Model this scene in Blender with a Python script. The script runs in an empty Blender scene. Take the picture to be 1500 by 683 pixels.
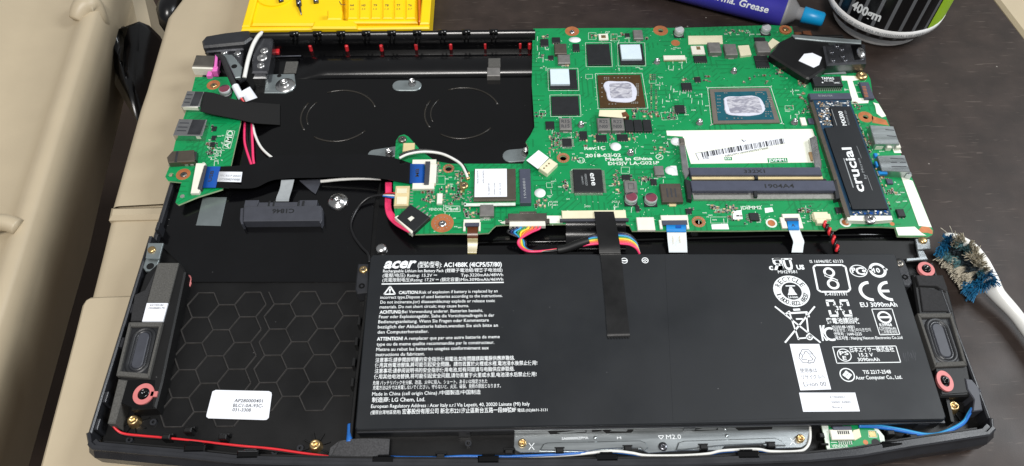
import bpy, bmesh, math, random
from mathutils import Vector, Matrix

# ------------------------------------------------------------------ camera, world, lamps, exposure
sc = bpy.context.scene
COL = sc.collection
MM = 0.001
F_PX, IW, IH = 1128.41, 1500.0, 683.0
CAM = Vector((-12.58, -248.69, 337.48))           # millimetres; table top is z = 0
_p, _q, _r = math.radians(55.5986), math.radians(0.2476), math.radians(-0.4125)
_fw = Vector((math.sin(_q)*math.cos(_p), math.cos(_q)*math.cos(_p), -math.sin(_p)))
_r0 = Vector((math.cos(_q), -math.sin(_q), 0))
_u0 = _r0.cross(_fw)
_rt = _r0*math.cos(_r) + _u0*math.sin(_r)
_up = _u0*math.cos(_r) - _r0*math.sin(_r)

cam = bpy.data.cameras.new('camera')
cam.sensor_fit = 'HORIZONTAL'; cam.sensor_width = 36.0; cam.lens = F_PX/IW*36.0
cam.clip_start = 0.01; cam.clip_end = 20
camo = bpy.data.objects.new('camera', cam); COL.objects.link(camo)
_M = Matrix((_rt, _up, -_fw)).transposed().to_4x4(); _M.translation = CAM*MM
camo.matrix_world = _M
sc.camera = camo

world = bpy.data.worlds.new('World'); sc.world = world; world.use_nodes = True
bg = world.node_tree.nodes['Background']
bg.inputs[0].default_value = (0.96, 0.98, 1.0, 1); bg.inputs[1].default_value = 0.27

def area_lamp(name, loc, target, size, watts, color):
    l = bpy.data.lights.new(name, 'AREA'); l.shape = 'RECTANGLE'; l.size, l.size_y = size
    l.energy = watts; l.color = color
    o = bpy.data.objects.new(name, l); COL.objects.link(o)
    o.location = loc
    o.rotation_euler = (Vector(target)-Vector(loc)).to_track_quat('-Z', 'Y').to_euler()
    return o
area_lamp('window_light', (1.2, 0.24, 1.1), (0.05, 0.0, 0.0), (0.6, 0.6), 19.0, (0.93, 0.97, 1.0))
area_lamp('ceiling_lamp', (-0.12, -0.62, 1.35), (-0.05, 0.0, 0.0), (0.4, 0.4), 19.5, (1.0, 0.97, 0.93))

vs = sc.view_settings
vs.view_transform = 'Standard'; vs.look = 'None'; vs.exposure = 0.0; vs.gamma = 1.0; vs.use_curve_mapping = False
sc.cycles.use_denoising = True
sc.cycles.max_bounces = 6

# ------------------------------------------------------------------ helpers
random.seed(7)
def U(px, py, z):
    """photo pixel -> world x, y (mm) on the horizontal plane at height z (mm)"""
    D = _fw + _rt*((px-750)/F_PX) - _up*((py-341.5)/F_PX)
    t = (z-CAM.z)/D.z
    return CAM.x+t*D.x, CAM.y+t*D.y
def W(px, py, z):
    x, y = U(px, py, z); return Vector((x, y, z))
def rc(x0, y0, x1, y1, z):
    xm, ym = (x0+x1)/2, (y0+y1)/2
    l, r, t, b = U(x0, ym, z), U(x1, ym, z), U(xm, y0, z), U(xm, y1, z)
    return (l[0]+r[0])/2, (t[1]+b[1])/2, r[0]-l[0], t[1]-b[1]
def lin(c):
    return tuple(((v/255)/12.92 if v/255 <= .04045 else ((v/255+.055)/1.055)**2.4) for v in c)

MATS = {}
def mat(name, rgb, rough=.5, metal=0., var=.12, scale=200., bump=0., bscale=900., coat=0., spec=.5, rgb2=None, stretch=None, trans=0., rvar=.0, sss=0.):
    m = bpy.data.materials.new(name); m.use_nodes = True
    nt = m.node_tree; N = nt.nodes; L = nt.links
    b = N['Principled BSDF']
    c = lin(rgb); c2 = lin(rgb2) if rgb2 else tuple(v*(1-var) for v in c)
    tc = N.new('ShaderNodeTexCoord')
    src = tc.outputs['Object']
    if stretch:
        mp = N.new('ShaderNodeMapping'); mp.inputs['Scale'].default_value = stretch
        L.new(src, mp.inputs[0]); src = mp.outputs[0]
    n = N.new('ShaderNodeTexNoise'); n.inputs['Scale'].default_value = scale; n.inputs['Detail'].default_value = 4
    L.new(src, n.inputs['Vector'])
    r = N.new('ShaderNodeValToRGB'); r.color_ramp.elements[0].position = .35; r.color_ramp.elements[1].position = .65
    r.color_ramp.elements[0].color = (*c2, 1); r.color_ramp.elements[1].color = (*c, 1)
    L.new(n.outputs['Fac'], r.inputs[0]); L.new(r.outputs[0], b.inputs['Base Color'])
    b.inputs['Roughness'].default_value = rough; b.inputs['Metallic'].default_value = metal
    b.inputs['Specular IOR Level'].default_value = spec
    if coat: b.inputs['Coat Weight'].default_value = coat; b.inputs['Coat Roughness'].default_value = .15
    if trans: b.inputs['Transmission Weight'].default_value = trans
    if sss: b.inputs['Subsurface Weight'].default_value = sss; b.inputs['Subsurface Radius'].default_value = (.002, .002, .001)
    if rvar:
        n3 = N.new('ShaderNodeTexNoise'); n3.inputs['Scale'].default_value = scale*.35; n3.inputs['Detail'].default_value = 6
        L.new(src, n3.inputs['Vector'])
        mr = N.new('ShaderNodeMapRange'); mr.inputs['To Min'].default_value = max(.03, rough-rvar); mr.inputs['To Max'].default_value = rough+rvar
        mr.inputs['From Min'].default_value = .3; mr.inputs['From Max'].default_value = .7
        L.new(n3.outputs['Fac'], mr.inputs[0]); L.new(mr.outputs[0], b.inputs['Roughness'])
    if bump:
        n2 = N.new('ShaderNodeTexNoise'); n2.inputs['Scale'].default_value = bscale; n2.inputs['Detail'].default_value = 3
        L.new(src, n2.inputs['Vector'])
        bp = N.new('ShaderNodeBump'); bp.inputs['Strength'].default_value = bump; bp.inputs['Distance'].default_value = .0003
        L.new(n2.outputs['Fac'], bp.inputs['Height']); L.new(bp.outputs[0], b.inputs['Normal'])
    MATS[name] = m
    return m

class MB:
    """collects geometry in millimetres, builds one mesh object"""
    def __init__(s, m='black', smooth=False):
        s.v, s.f, s.fm, s.fs, s.m, s.sm = [], [], [], [], m, smooth
    def face(s, idx): s.f.append(idx); s.fm.append(s.m); s.fs.append(s.sm)
    def poly(s, pts, z1, z0, ch=0., bottom=False):
        """prism from a world-mm polygon (x, y)"""
        A = sum(pts[i][0]*pts[(i+1) % len(pts)][1]-pts[(i+1) % len(pts)][0]*pts[i][1] for i in range(len(pts)))
        if A < 0: pts = pts[::-1]
        n = len(pts); o = len(s.v)
        rings = [(pts, z0)]
        if ch:
            ins = []
            for i in range(n):
                a, b, c = Vector(pts[i-1]), Vector(pts[i]), Vector(pts[(i+1) % n])
                d1 = (b-a).normalized() if (b-a).length > 1e-6 else Vector((1, 0)); d2 = (c-b).normalized() if (c-b).length > 1e-6 else d1
                n1, n2 = Vector((-d1.y, d1.x)), Vector((-d2.y, d2.x))
                k = n1+n2; k = k/max(.35, k.length_squared/2) if k.length > 1e-6 else n1
                ins.append((b.x+k.x*ch, b.y+k.y*ch))
            rings += [(pts, z1-ch), (ins, z1)]
        else: rings += [(pts, z1)]
        for p, z in rings: s.v += [(x, y, z) for x, y in p]
        for k in range(len(rings)-1):
            for i in range(n):
                j = (i+1) % n
                s.face((o+k*n+i, o+k*n+j, o+(k+1)*n+j, o+(k+1)*n+i))
        q = o+(len(rings)-1)*n
        s.face(tuple(range(q, q+n)))
        if bottom: s.face(tuple(range(o+n-1, o-1, -1)))
        return s
    def box(s, cx, cy, w, d, z1, z0, ch=0., rot=0.):
        c, q = math.cos(rot), math.sin(rot)
        p = [(cx+c*x-q*y, cy+q*x+c*y) for x, y in ((-w/2, -d/2), (w/2, -d/2), (w/2, d/2), (-w/2, d/2))]
        return s.poly(p, z1, z0, min(ch, .45*min(w, d, z1-z0)) if ch else 0)
    def pbox(s, x0, y0, x1, y1, z1, z0, ch=0.):
        cx, cy, w, d = rc(x0, y0, x1, y1, z1); return s.box(cx, cy, w, d, z1, z0, ch)
    def ppoly(s, pts, z1, z0, ch=0.):
        return s.poly([U(x, y, z1) for x, y in pts], z1, z0, ch)
    def lathe(s, cx, cy, prof, seg=20, sx=1., sy=1., rot=0.):
        """prof: list of (r, z) from outside bottom up/inwards; r=0 closes"""
        o0 = len(s.v); sm = s.sm; s.sm = True; prev = None
        for r, z in prof:
            if r <= 1e-6: ring = [len(s.v)]; s.v.append((cx, cy, z))
            else:
                ring = []
                for i in range(seg):
                    a = 2*math.pi*i/seg; x, y = r*sx*math.cos(a), r*sy*math.sin(a)
                    ring.append(len(s.v)); s.v.append((cx+x*math.cos(rot)-y*math.sin(rot), cy+x*math.sin(rot)+y*math.cos(rot), z))
            if prev:
                for i in range(seg):
                    j = (i+1) % seg
                    if len(prev) > 1 and len(ring) > 1: s.face((prev[i], prev[j], ring[j], ring[i]))
                    elif len(prev) > 1: s.face((prev[i], prev[j], ring[0]))
                    elif len(ring) > 1: s.face((prev[0], ring[j], ring[i]))
            prev = ring
        s.sm = sm; return s
    def cyl(s, cx, cy, r, z1, z0, ch=.15, seg=18):
        # separate the cap from the side so the rim stays crisp
        s.lathe(cx, cy, [(r, z0), (r, z1-ch)], seg); s.lathe(cx, cy, [(r, z1-ch), (r-ch, z1)], seg)
        o = len(s.v); s.v += [(cx+(r-ch)*math.cos(2*math.pi*i/seg), cy+(r-ch)*math.sin(2*math.pi*i/seg), z1) for i in range(seg)]
        s.face(tuple(range(o, o+seg))); return s
    def pcyl(s, px, py, r, z1, z0, ch=.15, seg=18):
        x, y = U(px, py, z1); return s.cyl(x, y, r, z1, z0, ch, seg)
    def ring(s, cx, cy, ri, ro, z1, z0, seg=24, sx=1., sy=1.):
        s.lathe(cx, cy, [(ro, z0), (ro, z1)], seg, sx, sy); sm = s.sm
        o = len(s.v)
        for r in (ro, ri):
            s.v += [(cx+r*sx*math.cos(2*math.pi*i/seg), cy+r*sy*math.sin(2*math.pi*i/seg), z1) for i in range(seg)]
        for i in range(seg): j = (i+1) % seg; s.face((o+i, o+j, o+seg+j, o+seg+i))
        s.lathe(cx, cy, [(ri, z1), (ri, z0)], seg, sx, sy); return s
    def tube(s, pts, r, seg=8, sub=6, cap=True):
        P = spline([Vector(p) for p in pts], sub) if sub > 1 and len(pts) > 2 else [Vector(p) for p in pts]
        sm = s.sm; s.sm = True; o = len(s.v); n = len(P)
        nrm = Vector((0, 0, 1))
        for i, p in enumerate(P):
            t = (P[min(i+1, n-1)]-P[max(i-1, 0)]).normalized()
            nrm = nrm - t*nrm.dot(t)
            if nrm.length < 1e-3: nrm = t.orthogonal()
            nrm.normalize(); bi = t.cross(nrm)
            rr = r(i/(n-1)) if callable(r) else r
            for k in range(seg):
                a = 2*math.pi*k/seg; q = p + nrm*(rr*math.cos(a)) + bi*(rr*math.sin(a)); s.v.append(tuple(q))
        for i in range(n-1):
            for k in range(seg):
                l = (k+1) % seg
                s.face((o+i*seg+k, o+i*seg+l, o+(i+1)*seg+l, o+(i+1)*seg+k))
        if cap:
            s.face(tuple(o+k for k in range(seg-1, -1, -1))); s.face(tuple(o+(n-1)*seg+k for k in range(seg)))
        s.sm = sm; return s
    def ptube(s, pts, r, seg=8, sub=6):
        return s.tube([W(*p) for p in pts], r, seg, sub)
    def ribbon(s, rows, th=.15, sub=5):
        """rows: ((xa, ya, za), (xb, yb, zb)) px edges of a flat strip"""
        A = [W(*r[0]) for r in rows]; B = [W(*r[1]) for r in rows]
        if sub > 1 and len(A) > 2: A, B = spline(A, sub), spline(B, sub)
        o = len(s.v); n = len(A); sm = s.sm; s.sm = True
        for a, b in zip(A, B):
            c = [tuple(a), tuple(b), (b.x, b.y, b.z-th), (a.x, a.y, a.z-th)]
            s.v += [c[0], c[1], c[1], c[2], c[2], c[3], c[3], c[0]]
        for i in range(n-1):
            for k in range(4):
                s.sm = k in (0, 2); p, q = o+8*i+2*k, o+8*(i+1)+2*k
                s.face((p, q, q+1, p+1))
        s.sm = False
        s.face((o, o+1, o+3, o+5)); e = o+8*(n-1); s.face((e+5, e+3, e+1, e)); s.sm = sm
        return s
    def plate(s, outer, holes, z1, z0):
        """flat board from a world-mm outline with round holes (x, y, r)"""
        bm = bmesh.new(); loops = [outer]+[[(x+r*math.cos(2*math.pi*i/16), y+r*math.sin(2*math.pi*i/16)) for i in range(16)] for x, y, r in holes]
        ed = []; vl = []
        for lp in loops:
            vv = [bm.verts.new((x, y, 0)) for x, y in lp]; vl.append(vv)
            ed += [bm.edges.new((vv[i], vv[(i+1) % len(vv)])) for i in range(len(vv))]
        bmesh.ops.triangle_fill(bm, use_beauty=True, use_dissolve=False, edges=ed)
        bm.verts.index_update(); bm.normal_update()
        o = len(s.v); vs_ = list(bm.verts); n = len(vs_)
        s.v += [(v.co.x, v.co.y, z1) for v in vs_]+[(v.co.x, v.co.y, z0) for v in vs_]
        for f in bm.faces:
            ix = [v.index for v in f.verts]
            if f.normal.z < 0: ix = ix[::-1]
            s.face(tuple(o+i for i in ix)); s.face(tuple(o+n+i for i in reversed(ix)))
        for vv in vl:
            for i in range(len(vv)):
                a, b = vv[i].index, vv[(i+1) % len(vv)].index
                s.face((o+a, o+b, o+n+b, o+n+a))
        bm.free(); return s
    def line(s, a, b, w, z, h=.04):
        """flat printed line between world-mm points"""
        a, b = Vector(a), Vector(b); d = (b-a)
        if d.length < 1e-6: return s
        n = Vector((-d.y, d.x)).normalized()*w/2
        return s.poly([tuple(a-n), tuple(b-n), tuple(b+n), tuple(a+n)], z, z-h)
    def pline(s, pts, w, z, closed=False):
        P = [U(x, y, z) for x, y in pts]
        for i in range(len(P)-(0 if closed else 1)): s.line(P[i], P[(i+1) % len(P)], w, z)
        return s
    def text(s, txt, p0, p1, h, z, top=None, bold=0., shear=0., world=False):
        """flat lettering: baseline from photo point p0 to p1, cap height h in photo px (or the photo point `top` above p0)"""
        P0, P1 = (p0, p1) if world else (U(*p0, z), U(*p1, z))
        P0, P1 = Vector(P0), Vector(P1)
        vv, ff, x0, x1 = glyphs(txt, bold, shear)
        ux = (P1-P0)/max(1e-6, x1-x0)
        if top is not None: uy = (Vector(top if world else U(*top, z))-P0)/CAPH
        else:
            hm = h if world else (Vector(U(p0[0], p0[1]-h, z))-Vector(U(*p0, z))).length
            uy = Vector((-ux.y, ux.x)).normalized()*hm/CAPH
        o = len(s.v)
        s.v += [(*(P0+ux*(x-x0)+uy*y), z) for x, y in vv]
        flip = ux.x*uy.y-ux.y*uy.x < 0
        for f in ff: s.face(tuple(o+i for i in (f[::-1] if flip else f)))
        return s
    def build(s, name, parent=None, label=None, kind=None, origin=None):
        me = bpy.data.meshes.new(name)
        names = []
        for m in s.fm:
            if m not in names: names.append(m)
        base = Vector(origin) if origin else (Vector(parent['_o']) if parent else Vector((0, 0, 0)))
        me.from_pydata([((x-base.x)*MM, (y-base.y)*MM, (z-base.z)*MM) for x, y, z in s.v], [], s.f)
        for n in names: me.materials.append(MATS[n])
        me.polygons.foreach_set('material_index', [names.index(m) for m in s.fm])
        me.polygons.foreach_set('use_smooth', s.fs)
        me.update()
        ob = bpy.data.objects.new(name, me); COL.objects.link(ob)
        if parent:
            ob.parent = parent
            if origin: ob.location = (base-Vector(parent['_o']))*MM
        else: ob.location = base*MM
        ob['_o'] = tuple(base)
        if label: ob['label'] = label
        if kind: ob['kind'] = kind
        return ob

def spline(P, sub):
    out = []; n = len(P)
    for i in range(n-1):
        a, b, c, d = P[max(i-1, 0)], P[i], P[i+1], P[min(i+2, n-1)]
        for k in range(sub):
            t = k/sub
            out.append(.5*((2*b)+(c-a)*t+(2*a-5*b+4*c-d)*t*t+(3*b-a-3*c+d)*t**3))
    out.append(P[-1]); return out

_gc = {}
def glyphs(txt, bold=0., shear=0.):
    key = (txt, bold, shear)
    if key not in _gc:
        cu = bpy.data.curves.new('t', 'FONT'); cu.body = txt; cu.resolution_u = 2; cu.offset = bold; cu.shear = shear; cu.fill_mode = 'FRONT'
        ob = bpy.data.objects.new('t', cu); COL.objects.link(ob)
        me = bpy.data.meshes.new_from_object(ob)
        vv = [(v.co.x, v.co.y) for v in me.vertices]; ff = [tuple(p.vertices) for p in me.polygons]
        # front faces must look up
        if me.polygons and me.polygons[0].normal.z < 0: ff = [f[::-1] for f in ff]
        xs = [v[0] for v in vv] or [0, 1]
        _gc[key] = (vv, ff, min(xs), max(xs))
        bpy.data.objects.remove(ob); bpy.data.meshes.remove(me); bpy.data.curves.remove(cu)
    return _gc[key]
CAPH = 1.0
CAPH = max(v[1] for v in glyphs('H')[0])

def thing(name, label, cat, px, py, z, group=None):
    x, y = U(px, py, z)
    e = bpy.data.objects.new(name, None); COL.objects.link(e); e.empty_display_size = .01
    e.location = (x*MM, y*MM, z*MM); e['_o'] = (x, y, z)
    e['label'] = label; e['category'] = cat
    if group: e['group'] = group
    return e
def solo(ob, label, cat, group=None):
    ob['label'] = label; ob['category'] = cat
    if group: ob['group'] = group
    return ob

# ------------------------------------------------------------------ materials
mat('beige', (182, 168, 143), .42, var=.05, scale=40, bump=.08, bscale=700, rvar=.08)
mat('brown_table', (54, 45, 41), .5, spec=.3, var=.35, scale=60, bump=.12, bscale=1500, rvar=.1)
mat('dark_floor', (60, 46, 36), .9, scale=30)
mat('black', (14, 14, 15), .5, spec=.4, var=.25, scale=120, bump=.08, bscale=1800)
mat('black_tray', (13, 13, 14), .45, spec=.35, var=.3, scale=90, bump=.1, bscale=2500, rvar=.1)
mat('cloth_black', (10, 10, 11), .9, var=.3, scale=900, bump=.3, bscale=2200)
mat('black_film', (7, 7, 9), .17, var=.3, scale=50, bump=.1, bscale=120, rvar=.09)
mat('black_gloss', (5, 5, 6), .12, var=.2, scale=80, bump=.12, bscale=90, rvar=.06)
mat('rim_plastic', (42, 43, 47), .32, var=.2, scale=150, bump=.1, bscale=1800, rvar=.08)
mat('rib_grey', (60, 58, 57), .28, var=.3, scale=300)
mat('battery', (24, 27, 31), .5, var=.12, scale=70, bump=.3, bscale=34, rvar=.1, spec=.4)
mat('battery_edge', (38, 40, 45), .35, var=.15, scale=200)
mat('white_print', (232, 236, 238), .6, var=.06, scale=400)
mat('grey_print', (150, 155, 158), .6, var=.1, scale=400)
mat('dark_print', (48, 50, 56), .6, var=.1, scale=400)
mat('silk', (218, 228, 218), .6, var=.2, scale=600)
mat('white_label', (230, 233, 240), .4, var=.04, scale=100, bump=.05, bscale=300)
mat('white_plastic', (228, 226, 214), .42, var=.08, scale=150, sss=.0)
mat('white_sheet', (232, 236, 222), .5, var=.07, scale=35, bump=.1, bscale=90)
mat('cream', (226, 220, 190), .45, var=.1, scale=150)
mat('ivory', (214, 196, 150), .4, var=.12, scale=200)
mat('chip', (26, 28, 31), .5, var=.25, scale=300, bump=.06, bscale=3000)
mat('chip_grey', (62, 64, 72), .5, var=.15, scale=200)
mat('slot', (70, 74, 90), .42, var=.12, scale=200)
mat('inductor', (128, 126, 124), .42, var=.2, scale=300, metal=.3)
mat('inductor_dark', (88, 80, 72), .42, var=.2, scale=300, metal=.3)
mat('silver', (205, 205, 205), .28, metal=1., var=.15, scale=200, bump=.06, bscale=500, rvar=.1)
mat('steel', (178, 184, 186), .34, metal=.9, var=.14, scale=60, bump=.05, bscale=1200, stretch=(1, 12, 1), rvar=.1)
mat('zinc', (160, 170, 172), .4, metal=.75, var=.2, scale=90, bump=.08, bscale=600, rvar=.12)
mat('dull_metal', (135, 130, 122), .38, metal=.85, var=.25, scale=160, rvar=.1)
mat('dark_metal', (112, 113, 118), .24, metal=.9, var=.35, scale=120, bump=.08, bscale=300, rvar=.1)
mat('shield', (112, 104, 94), .35, metal=.7, var=.15, scale=160)
mat('gold', (205, 176, 126), .3, metal=.9, var=.25, scale=300)
mat('copper', (196, 122, 78), .42, metal=.35, var=.22, scale=300)
mat('copper_dark', (120, 74, 48), .45, metal=.3, var=.3, scale=300)
mat('solder', (190, 190, 184), .34, metal=.7, var=.2, scale=900)
mat('gpu_brown', (72, 50, 22), .4, var=.2, scale=200)
mat('drive_blue', (22, 58, 84), .4, var=.2, scale=200)
mat('teal', (16, 84, 98), .38, var=.2, scale=200)
mat('frame_taupe', (126, 118, 110), .4, metal=.4, var=.1, scale=200)
mat('die', (120, 124, 140), .16, metal=.5, var=.3, scale=500)
mat('thermal_pad', (206, 222, 232), .55, var=.05, scale=200, bump=.1, bscale=400)
mat('pink', (204, 118, 117), .45, var=.12, scale=200)
mat('magenta', (226, 110, 190), .45, var=.12, scale=200)
mat('felt', (86, 85, 82), .95, var=.35, scale=1500, bump=.5, bscale=2500)
mat('felt_dark', (40, 40, 42), .9, var=.35, scale=1500, bump=.5, bscale=2500)
mat('rubber', (30, 31, 34), .45, var=.2, scale=200)
mat('blue_tape', (20, 78, 160), .3, var=.12, scale=150)
mat('blue_bright', (30, 130, 205), .3, var=.1, scale=150)
mat('ffc_white', (214, 222, 226), .35, var=.05, scale=200, stretch=(30, 1, 1))
mat('flex_brown', (96, 52, 30), .3, var=.2, scale=200)
mat('flex_clear', (158, 146, 100), .25, var=.2, scale=200)
mat('tape_fabric', (66, 66, 68), .85, var=.4, scale=1300, bump=.6, bscale=2200)
mat('alu_matte', (206, 208, 212), .45, metal=.35, var=.08, scale=200)
mat('fan_mark', (46, 43, 39), .25, var=.3, scale=80)
mat('tape_black', (12, 12, 13), .42, var=.25, scale=140, bump=.25, bscale=220, rvar=.12)
for nm, c in dict(pink=(236, 62, 112), red=(214, 44, 52), coral=(240, 84, 82), orange=(240, 128, 44), yellow=(244, 206, 52), green=(48, 140, 78), lightblue=(52, 150, 206), navy=(26, 40, 88), blue=(36, 104, 186), black=(20, 20, 22), white=(226, 226, 222), grey=(120, 120, 124)).items():
    mat('wire_'+nm, c, .34, var=.08, scale=300)
mat('yellow_case', (248, 208, 8), .4, var=.05, scale=60, bump=.05, bscale=500, sss=.0)
mat('orange_plastic', (240, 130, 20), .4, var=.1, scale=100)
mat('tube_blue', (70, 66, 176), .32, var=.12, scale=40, rgb2=(58, 58, 162))
mat('soft_gloss', (9, 9, 11), .23, var=.2, scale=60, bump=.08, bscale=60, rvar=.08)
mat('tube_grey', (150, 150, 152), .4, var=.1, scale=100)
mat('cap_cyan', (14, 152, 212), .35, var=.08, scale=100)
mat('can_black', (17, 17, 19), .28, var=.2, scale=60)
mat('can_grey', (104, 106, 110), .3, var=.1, scale=100)
mat('can_lime', (158, 200, 24), .35, var=.08, scale=80)
mat('can_white', (236, 236, 236), .3, var=.08, scale=80)
mat('brush_white', (226, 226, 222), .3, var=.04, scale=60)
mat('bristle_beige', (222, 214, 194), .6, var=.35, scale=400)
mat('bristle_blue', (40, 128, 178), .5, var=.3, scale=400)
mat('bristle_dark', (58, 70, 78), .6, var=.4, scale=400)
mat('bristle_teal', (96, 140, 146), .6, var=.3, scale=400)
mat('bag_black', (10, 10, 12), .25, var=.2, scale=60, bump=.5, bscale=60)
mat('maroon', (120, 58, 74), .4, var=.2, scale=300)
mat('tan_part', (176, 146, 108), .5, var=.2, scale=400)

def pcb_material(name, rgb, dark):
    m = mat(name, rgb, .36, var=.1, scale=140, rvar=.06); nt = m.node_tree; N, L = nt.nodes, nt.links
    b = N['Principled BSDF']
    base = b.inputs['Base Color'].links[0].from_socket
    tc = N.new('ShaderNodeTexCoord')
    fac = None
    for ang, sc_, th in ((0, 620, .8), (math.pi/2, 540, .82), (math.pi/4, 700, .84)):
        mp = N.new('ShaderNodeMapping'); mp.inputs['Rotation'].default_value = (0, 0, ang); L.new(tc.outputs['Object'], mp.inputs[0])
        wv = N.new('ShaderNodeTexWave'); wv.inputs['Scale'].default_value = sc_/6; wv.inputs['Distortion'].default_value = 0
        L.new(mp.outputs[0], wv.inputs[0])
        gt = N.new('ShaderNodeMath'); gt.operation = 'GREATER_THAN'; gt.inputs[1].default_value = th; L.new(wv.outputs['Fac'], gt.inputs[0])
        ns = N.new('ShaderNodeTexNoise'); ns.inputs['Scale'].default_value = 55+20*ang; ns.inputs['Detail'].default_value = 1; L.new(mp.outputs[0], ns.inputs['Vector'])
        g2 = N.new('ShaderNodeMath'); g2.operation = 'GREATER_THAN'; g2.inputs[1].default_value = .56; L.new(ns.outputs['Fac'], g2.inputs[0])
        mu = N.new('ShaderNodeMath'); mu.operation = 'MULTIPLY'; L.new(gt.outputs[0], mu.inputs[0]); L.new(g2.outputs[0], mu.inputs[1])
        if fac is None: fac = mu.outputs[0]
        else:
            mx = N.new('ShaderNodeMath'); mx.operation = 'MAXIMUM'; L.new(fac, mx.inputs[0]); L.new(mu.outputs[0], mx.inputs[1]); fac = mx.outputs[0]
    k = N.new('ShaderNodeMath'); k.operation = 'MULTIPLY'; k.inputs[1].default_value = .55; L.new(fac, k.inputs[0])
    mix = N.new('ShaderNodeMix'); mix.data_type = 'RGBA'; mix.inputs['B'].default_value = (*lin(dark), 1)
    L.new(k.outputs[0], mix.inputs['Factor']); L.new(base, mix.inputs['A']); L.new(mix.outputs['Result'], b.inputs['Base Color'])
    bp = N.new('ShaderNodeBump'); bp.inputs['Strength'].default_value = .25; bp.inputs['Distance'].default_value = .00005
    L.new(fac, bp.inputs['Height']); L.new(bp.outputs[0], b.inputs['Normal'])
pcb_material('pcb', (8, 138, 78), (5, 100, 54))
mat('pcb_edge', (176, 206, 160), .5, var=.2, scale=300)

def paste_material():
    m = mat('paste', (190, 190, 198), .42, var=.3, scale=170, stretch=(1, 2.6, 1)); N, L = m.node_tree.nodes, m.node_tree.links; b = N['Principled BSDF']
    r = b.inputs['Base Color'].links[0].from_node
    r.color_ramp.elements[0].color = (*lin((134, 134, 148)), 1); r.color_ramp.elements[0].position = .4; r.color_ramp.elements[1].position = .6
    b.inputs['Base Color'].links[0].from_node.inputs[0].links[0].from_node.inputs['Detail'].default_value = 12; b.inputs['Base Color'].links[0].from_node.inputs[0].links[0].from_node.inputs['Distortion'].default_value = 1.5
    n = N.new('ShaderNodeTexNoise'); n.inputs['Scale'].default_value = 700; n.inputs['Detail'].default_value = 5
    bp = N.new('ShaderNodeBump'); bp.inputs['Strength'].default_value = .8; bp.inputs['Distance'].default_value = .0004
    tc = N.new('ShaderNodeTexCoord'); L.new(tc.outputs['Object'], n.inputs['Vector']); L.new(n.outputs['Fac'], bp.inputs['Height']); L.new(bp.outputs[0], b.inputs['Normal'])
paste_material()
mat('paste_smooth', (206, 208, 222), .4, var=.05, scale=200)

def table_marks():
    """scratches and crumbs of the brown top: thin stretched noise and sparse specks"""
    m = MATS['brown_table']; N, L = m.node_tree.nodes, m.node_tree.links; b = N['Principled BSDF']
    col = b.inputs['Base Color'].links[0].from_socket
    tc = N.new('ShaderNodeTexCoord')
    for rot, sx, sy, th in ((.5, 60, 700, .71), (2.0, 50, 640, .715), (1.2, 70, 800, .72)):
        mp = N.new('ShaderNodeMapping'); mp.inputs['Rotation'].default_value = (0, 0, rot); mp.inputs['Scale'].default_value = (sx, sy, 1)
        L.new(tc.outputs['Object'], mp.inputs[0])
        n = N.new('ShaderNodeTexNoise'); n.inputs['Scale'].default_value = 1.; n.inputs['Detail'].default_value = 2; n.inputs['Distortion'].default_value = .6
        L.new(mp.outputs[0], n.inputs['Vector'])
        mr = N.new('ShaderNodeMapRange'); mr.inputs['From Min'].default_value = th-.04; mr.inputs['From Max'].default_value = th+.03; mr.inputs['To Max'].default_value = .2
        L.new(n.outputs['Fac'], mr.inputs[0])
        mx = N.new('ShaderNodeMix'); mx.data_type = 'RGBA'; mx.inputs['B'].default_value = (*lin((128, 116, 108)), 1)
        L.new(mr.outputs[0], mx.inputs['Factor']); L.new(col, mx.inputs['A']); col = mx.outputs['Result']
    vo = N.new('ShaderNodeTexVoronoi'); vo.inputs['Scale'].default_value = 110; L.new(tc.outputs['Object'], vo.inputs['Vector'])
    n = N.new('ShaderNodeTexNoise'); n.inputs['Scale'].default_value = 30; L.new(tc.outputs['Object'], n.inputs['Vector'])
    mr = N.new('ShaderNodeMapRange'); mr.inputs['From Min'].default_value = .07; mr.inputs['From Max'].default_value = .03; mr.inputs['To Max'].default_value = .5
    L.new(vo.outputs['Distance'], mr.inputs[0])
    g = N.new('ShaderNodeMath'); g.operation = 'GREATER_THAN'; g.inputs[1].default_value = .6; L.new(n.outputs['Fac'], g.inputs[0])
    mu = N.new('ShaderNodeMath'); mu.operation = 'MULTIPLY'; L.new(mr.outputs[0], mu.inputs[0]); L.new(g.outputs[0], mu.inputs[1])
    mx = N.new('ShaderNodeMix'); mx.data_type = 'RGBA'; mx.inputs['B'].default_value = (*lin((190, 184, 176)), 1)
    L.new(mu.outputs[0], mx.inputs['Factor']); L.new(col, mx.inputs['A']); L.new(mx.outputs['Result'], b.inputs['Base Color'])
table_marks()
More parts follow.
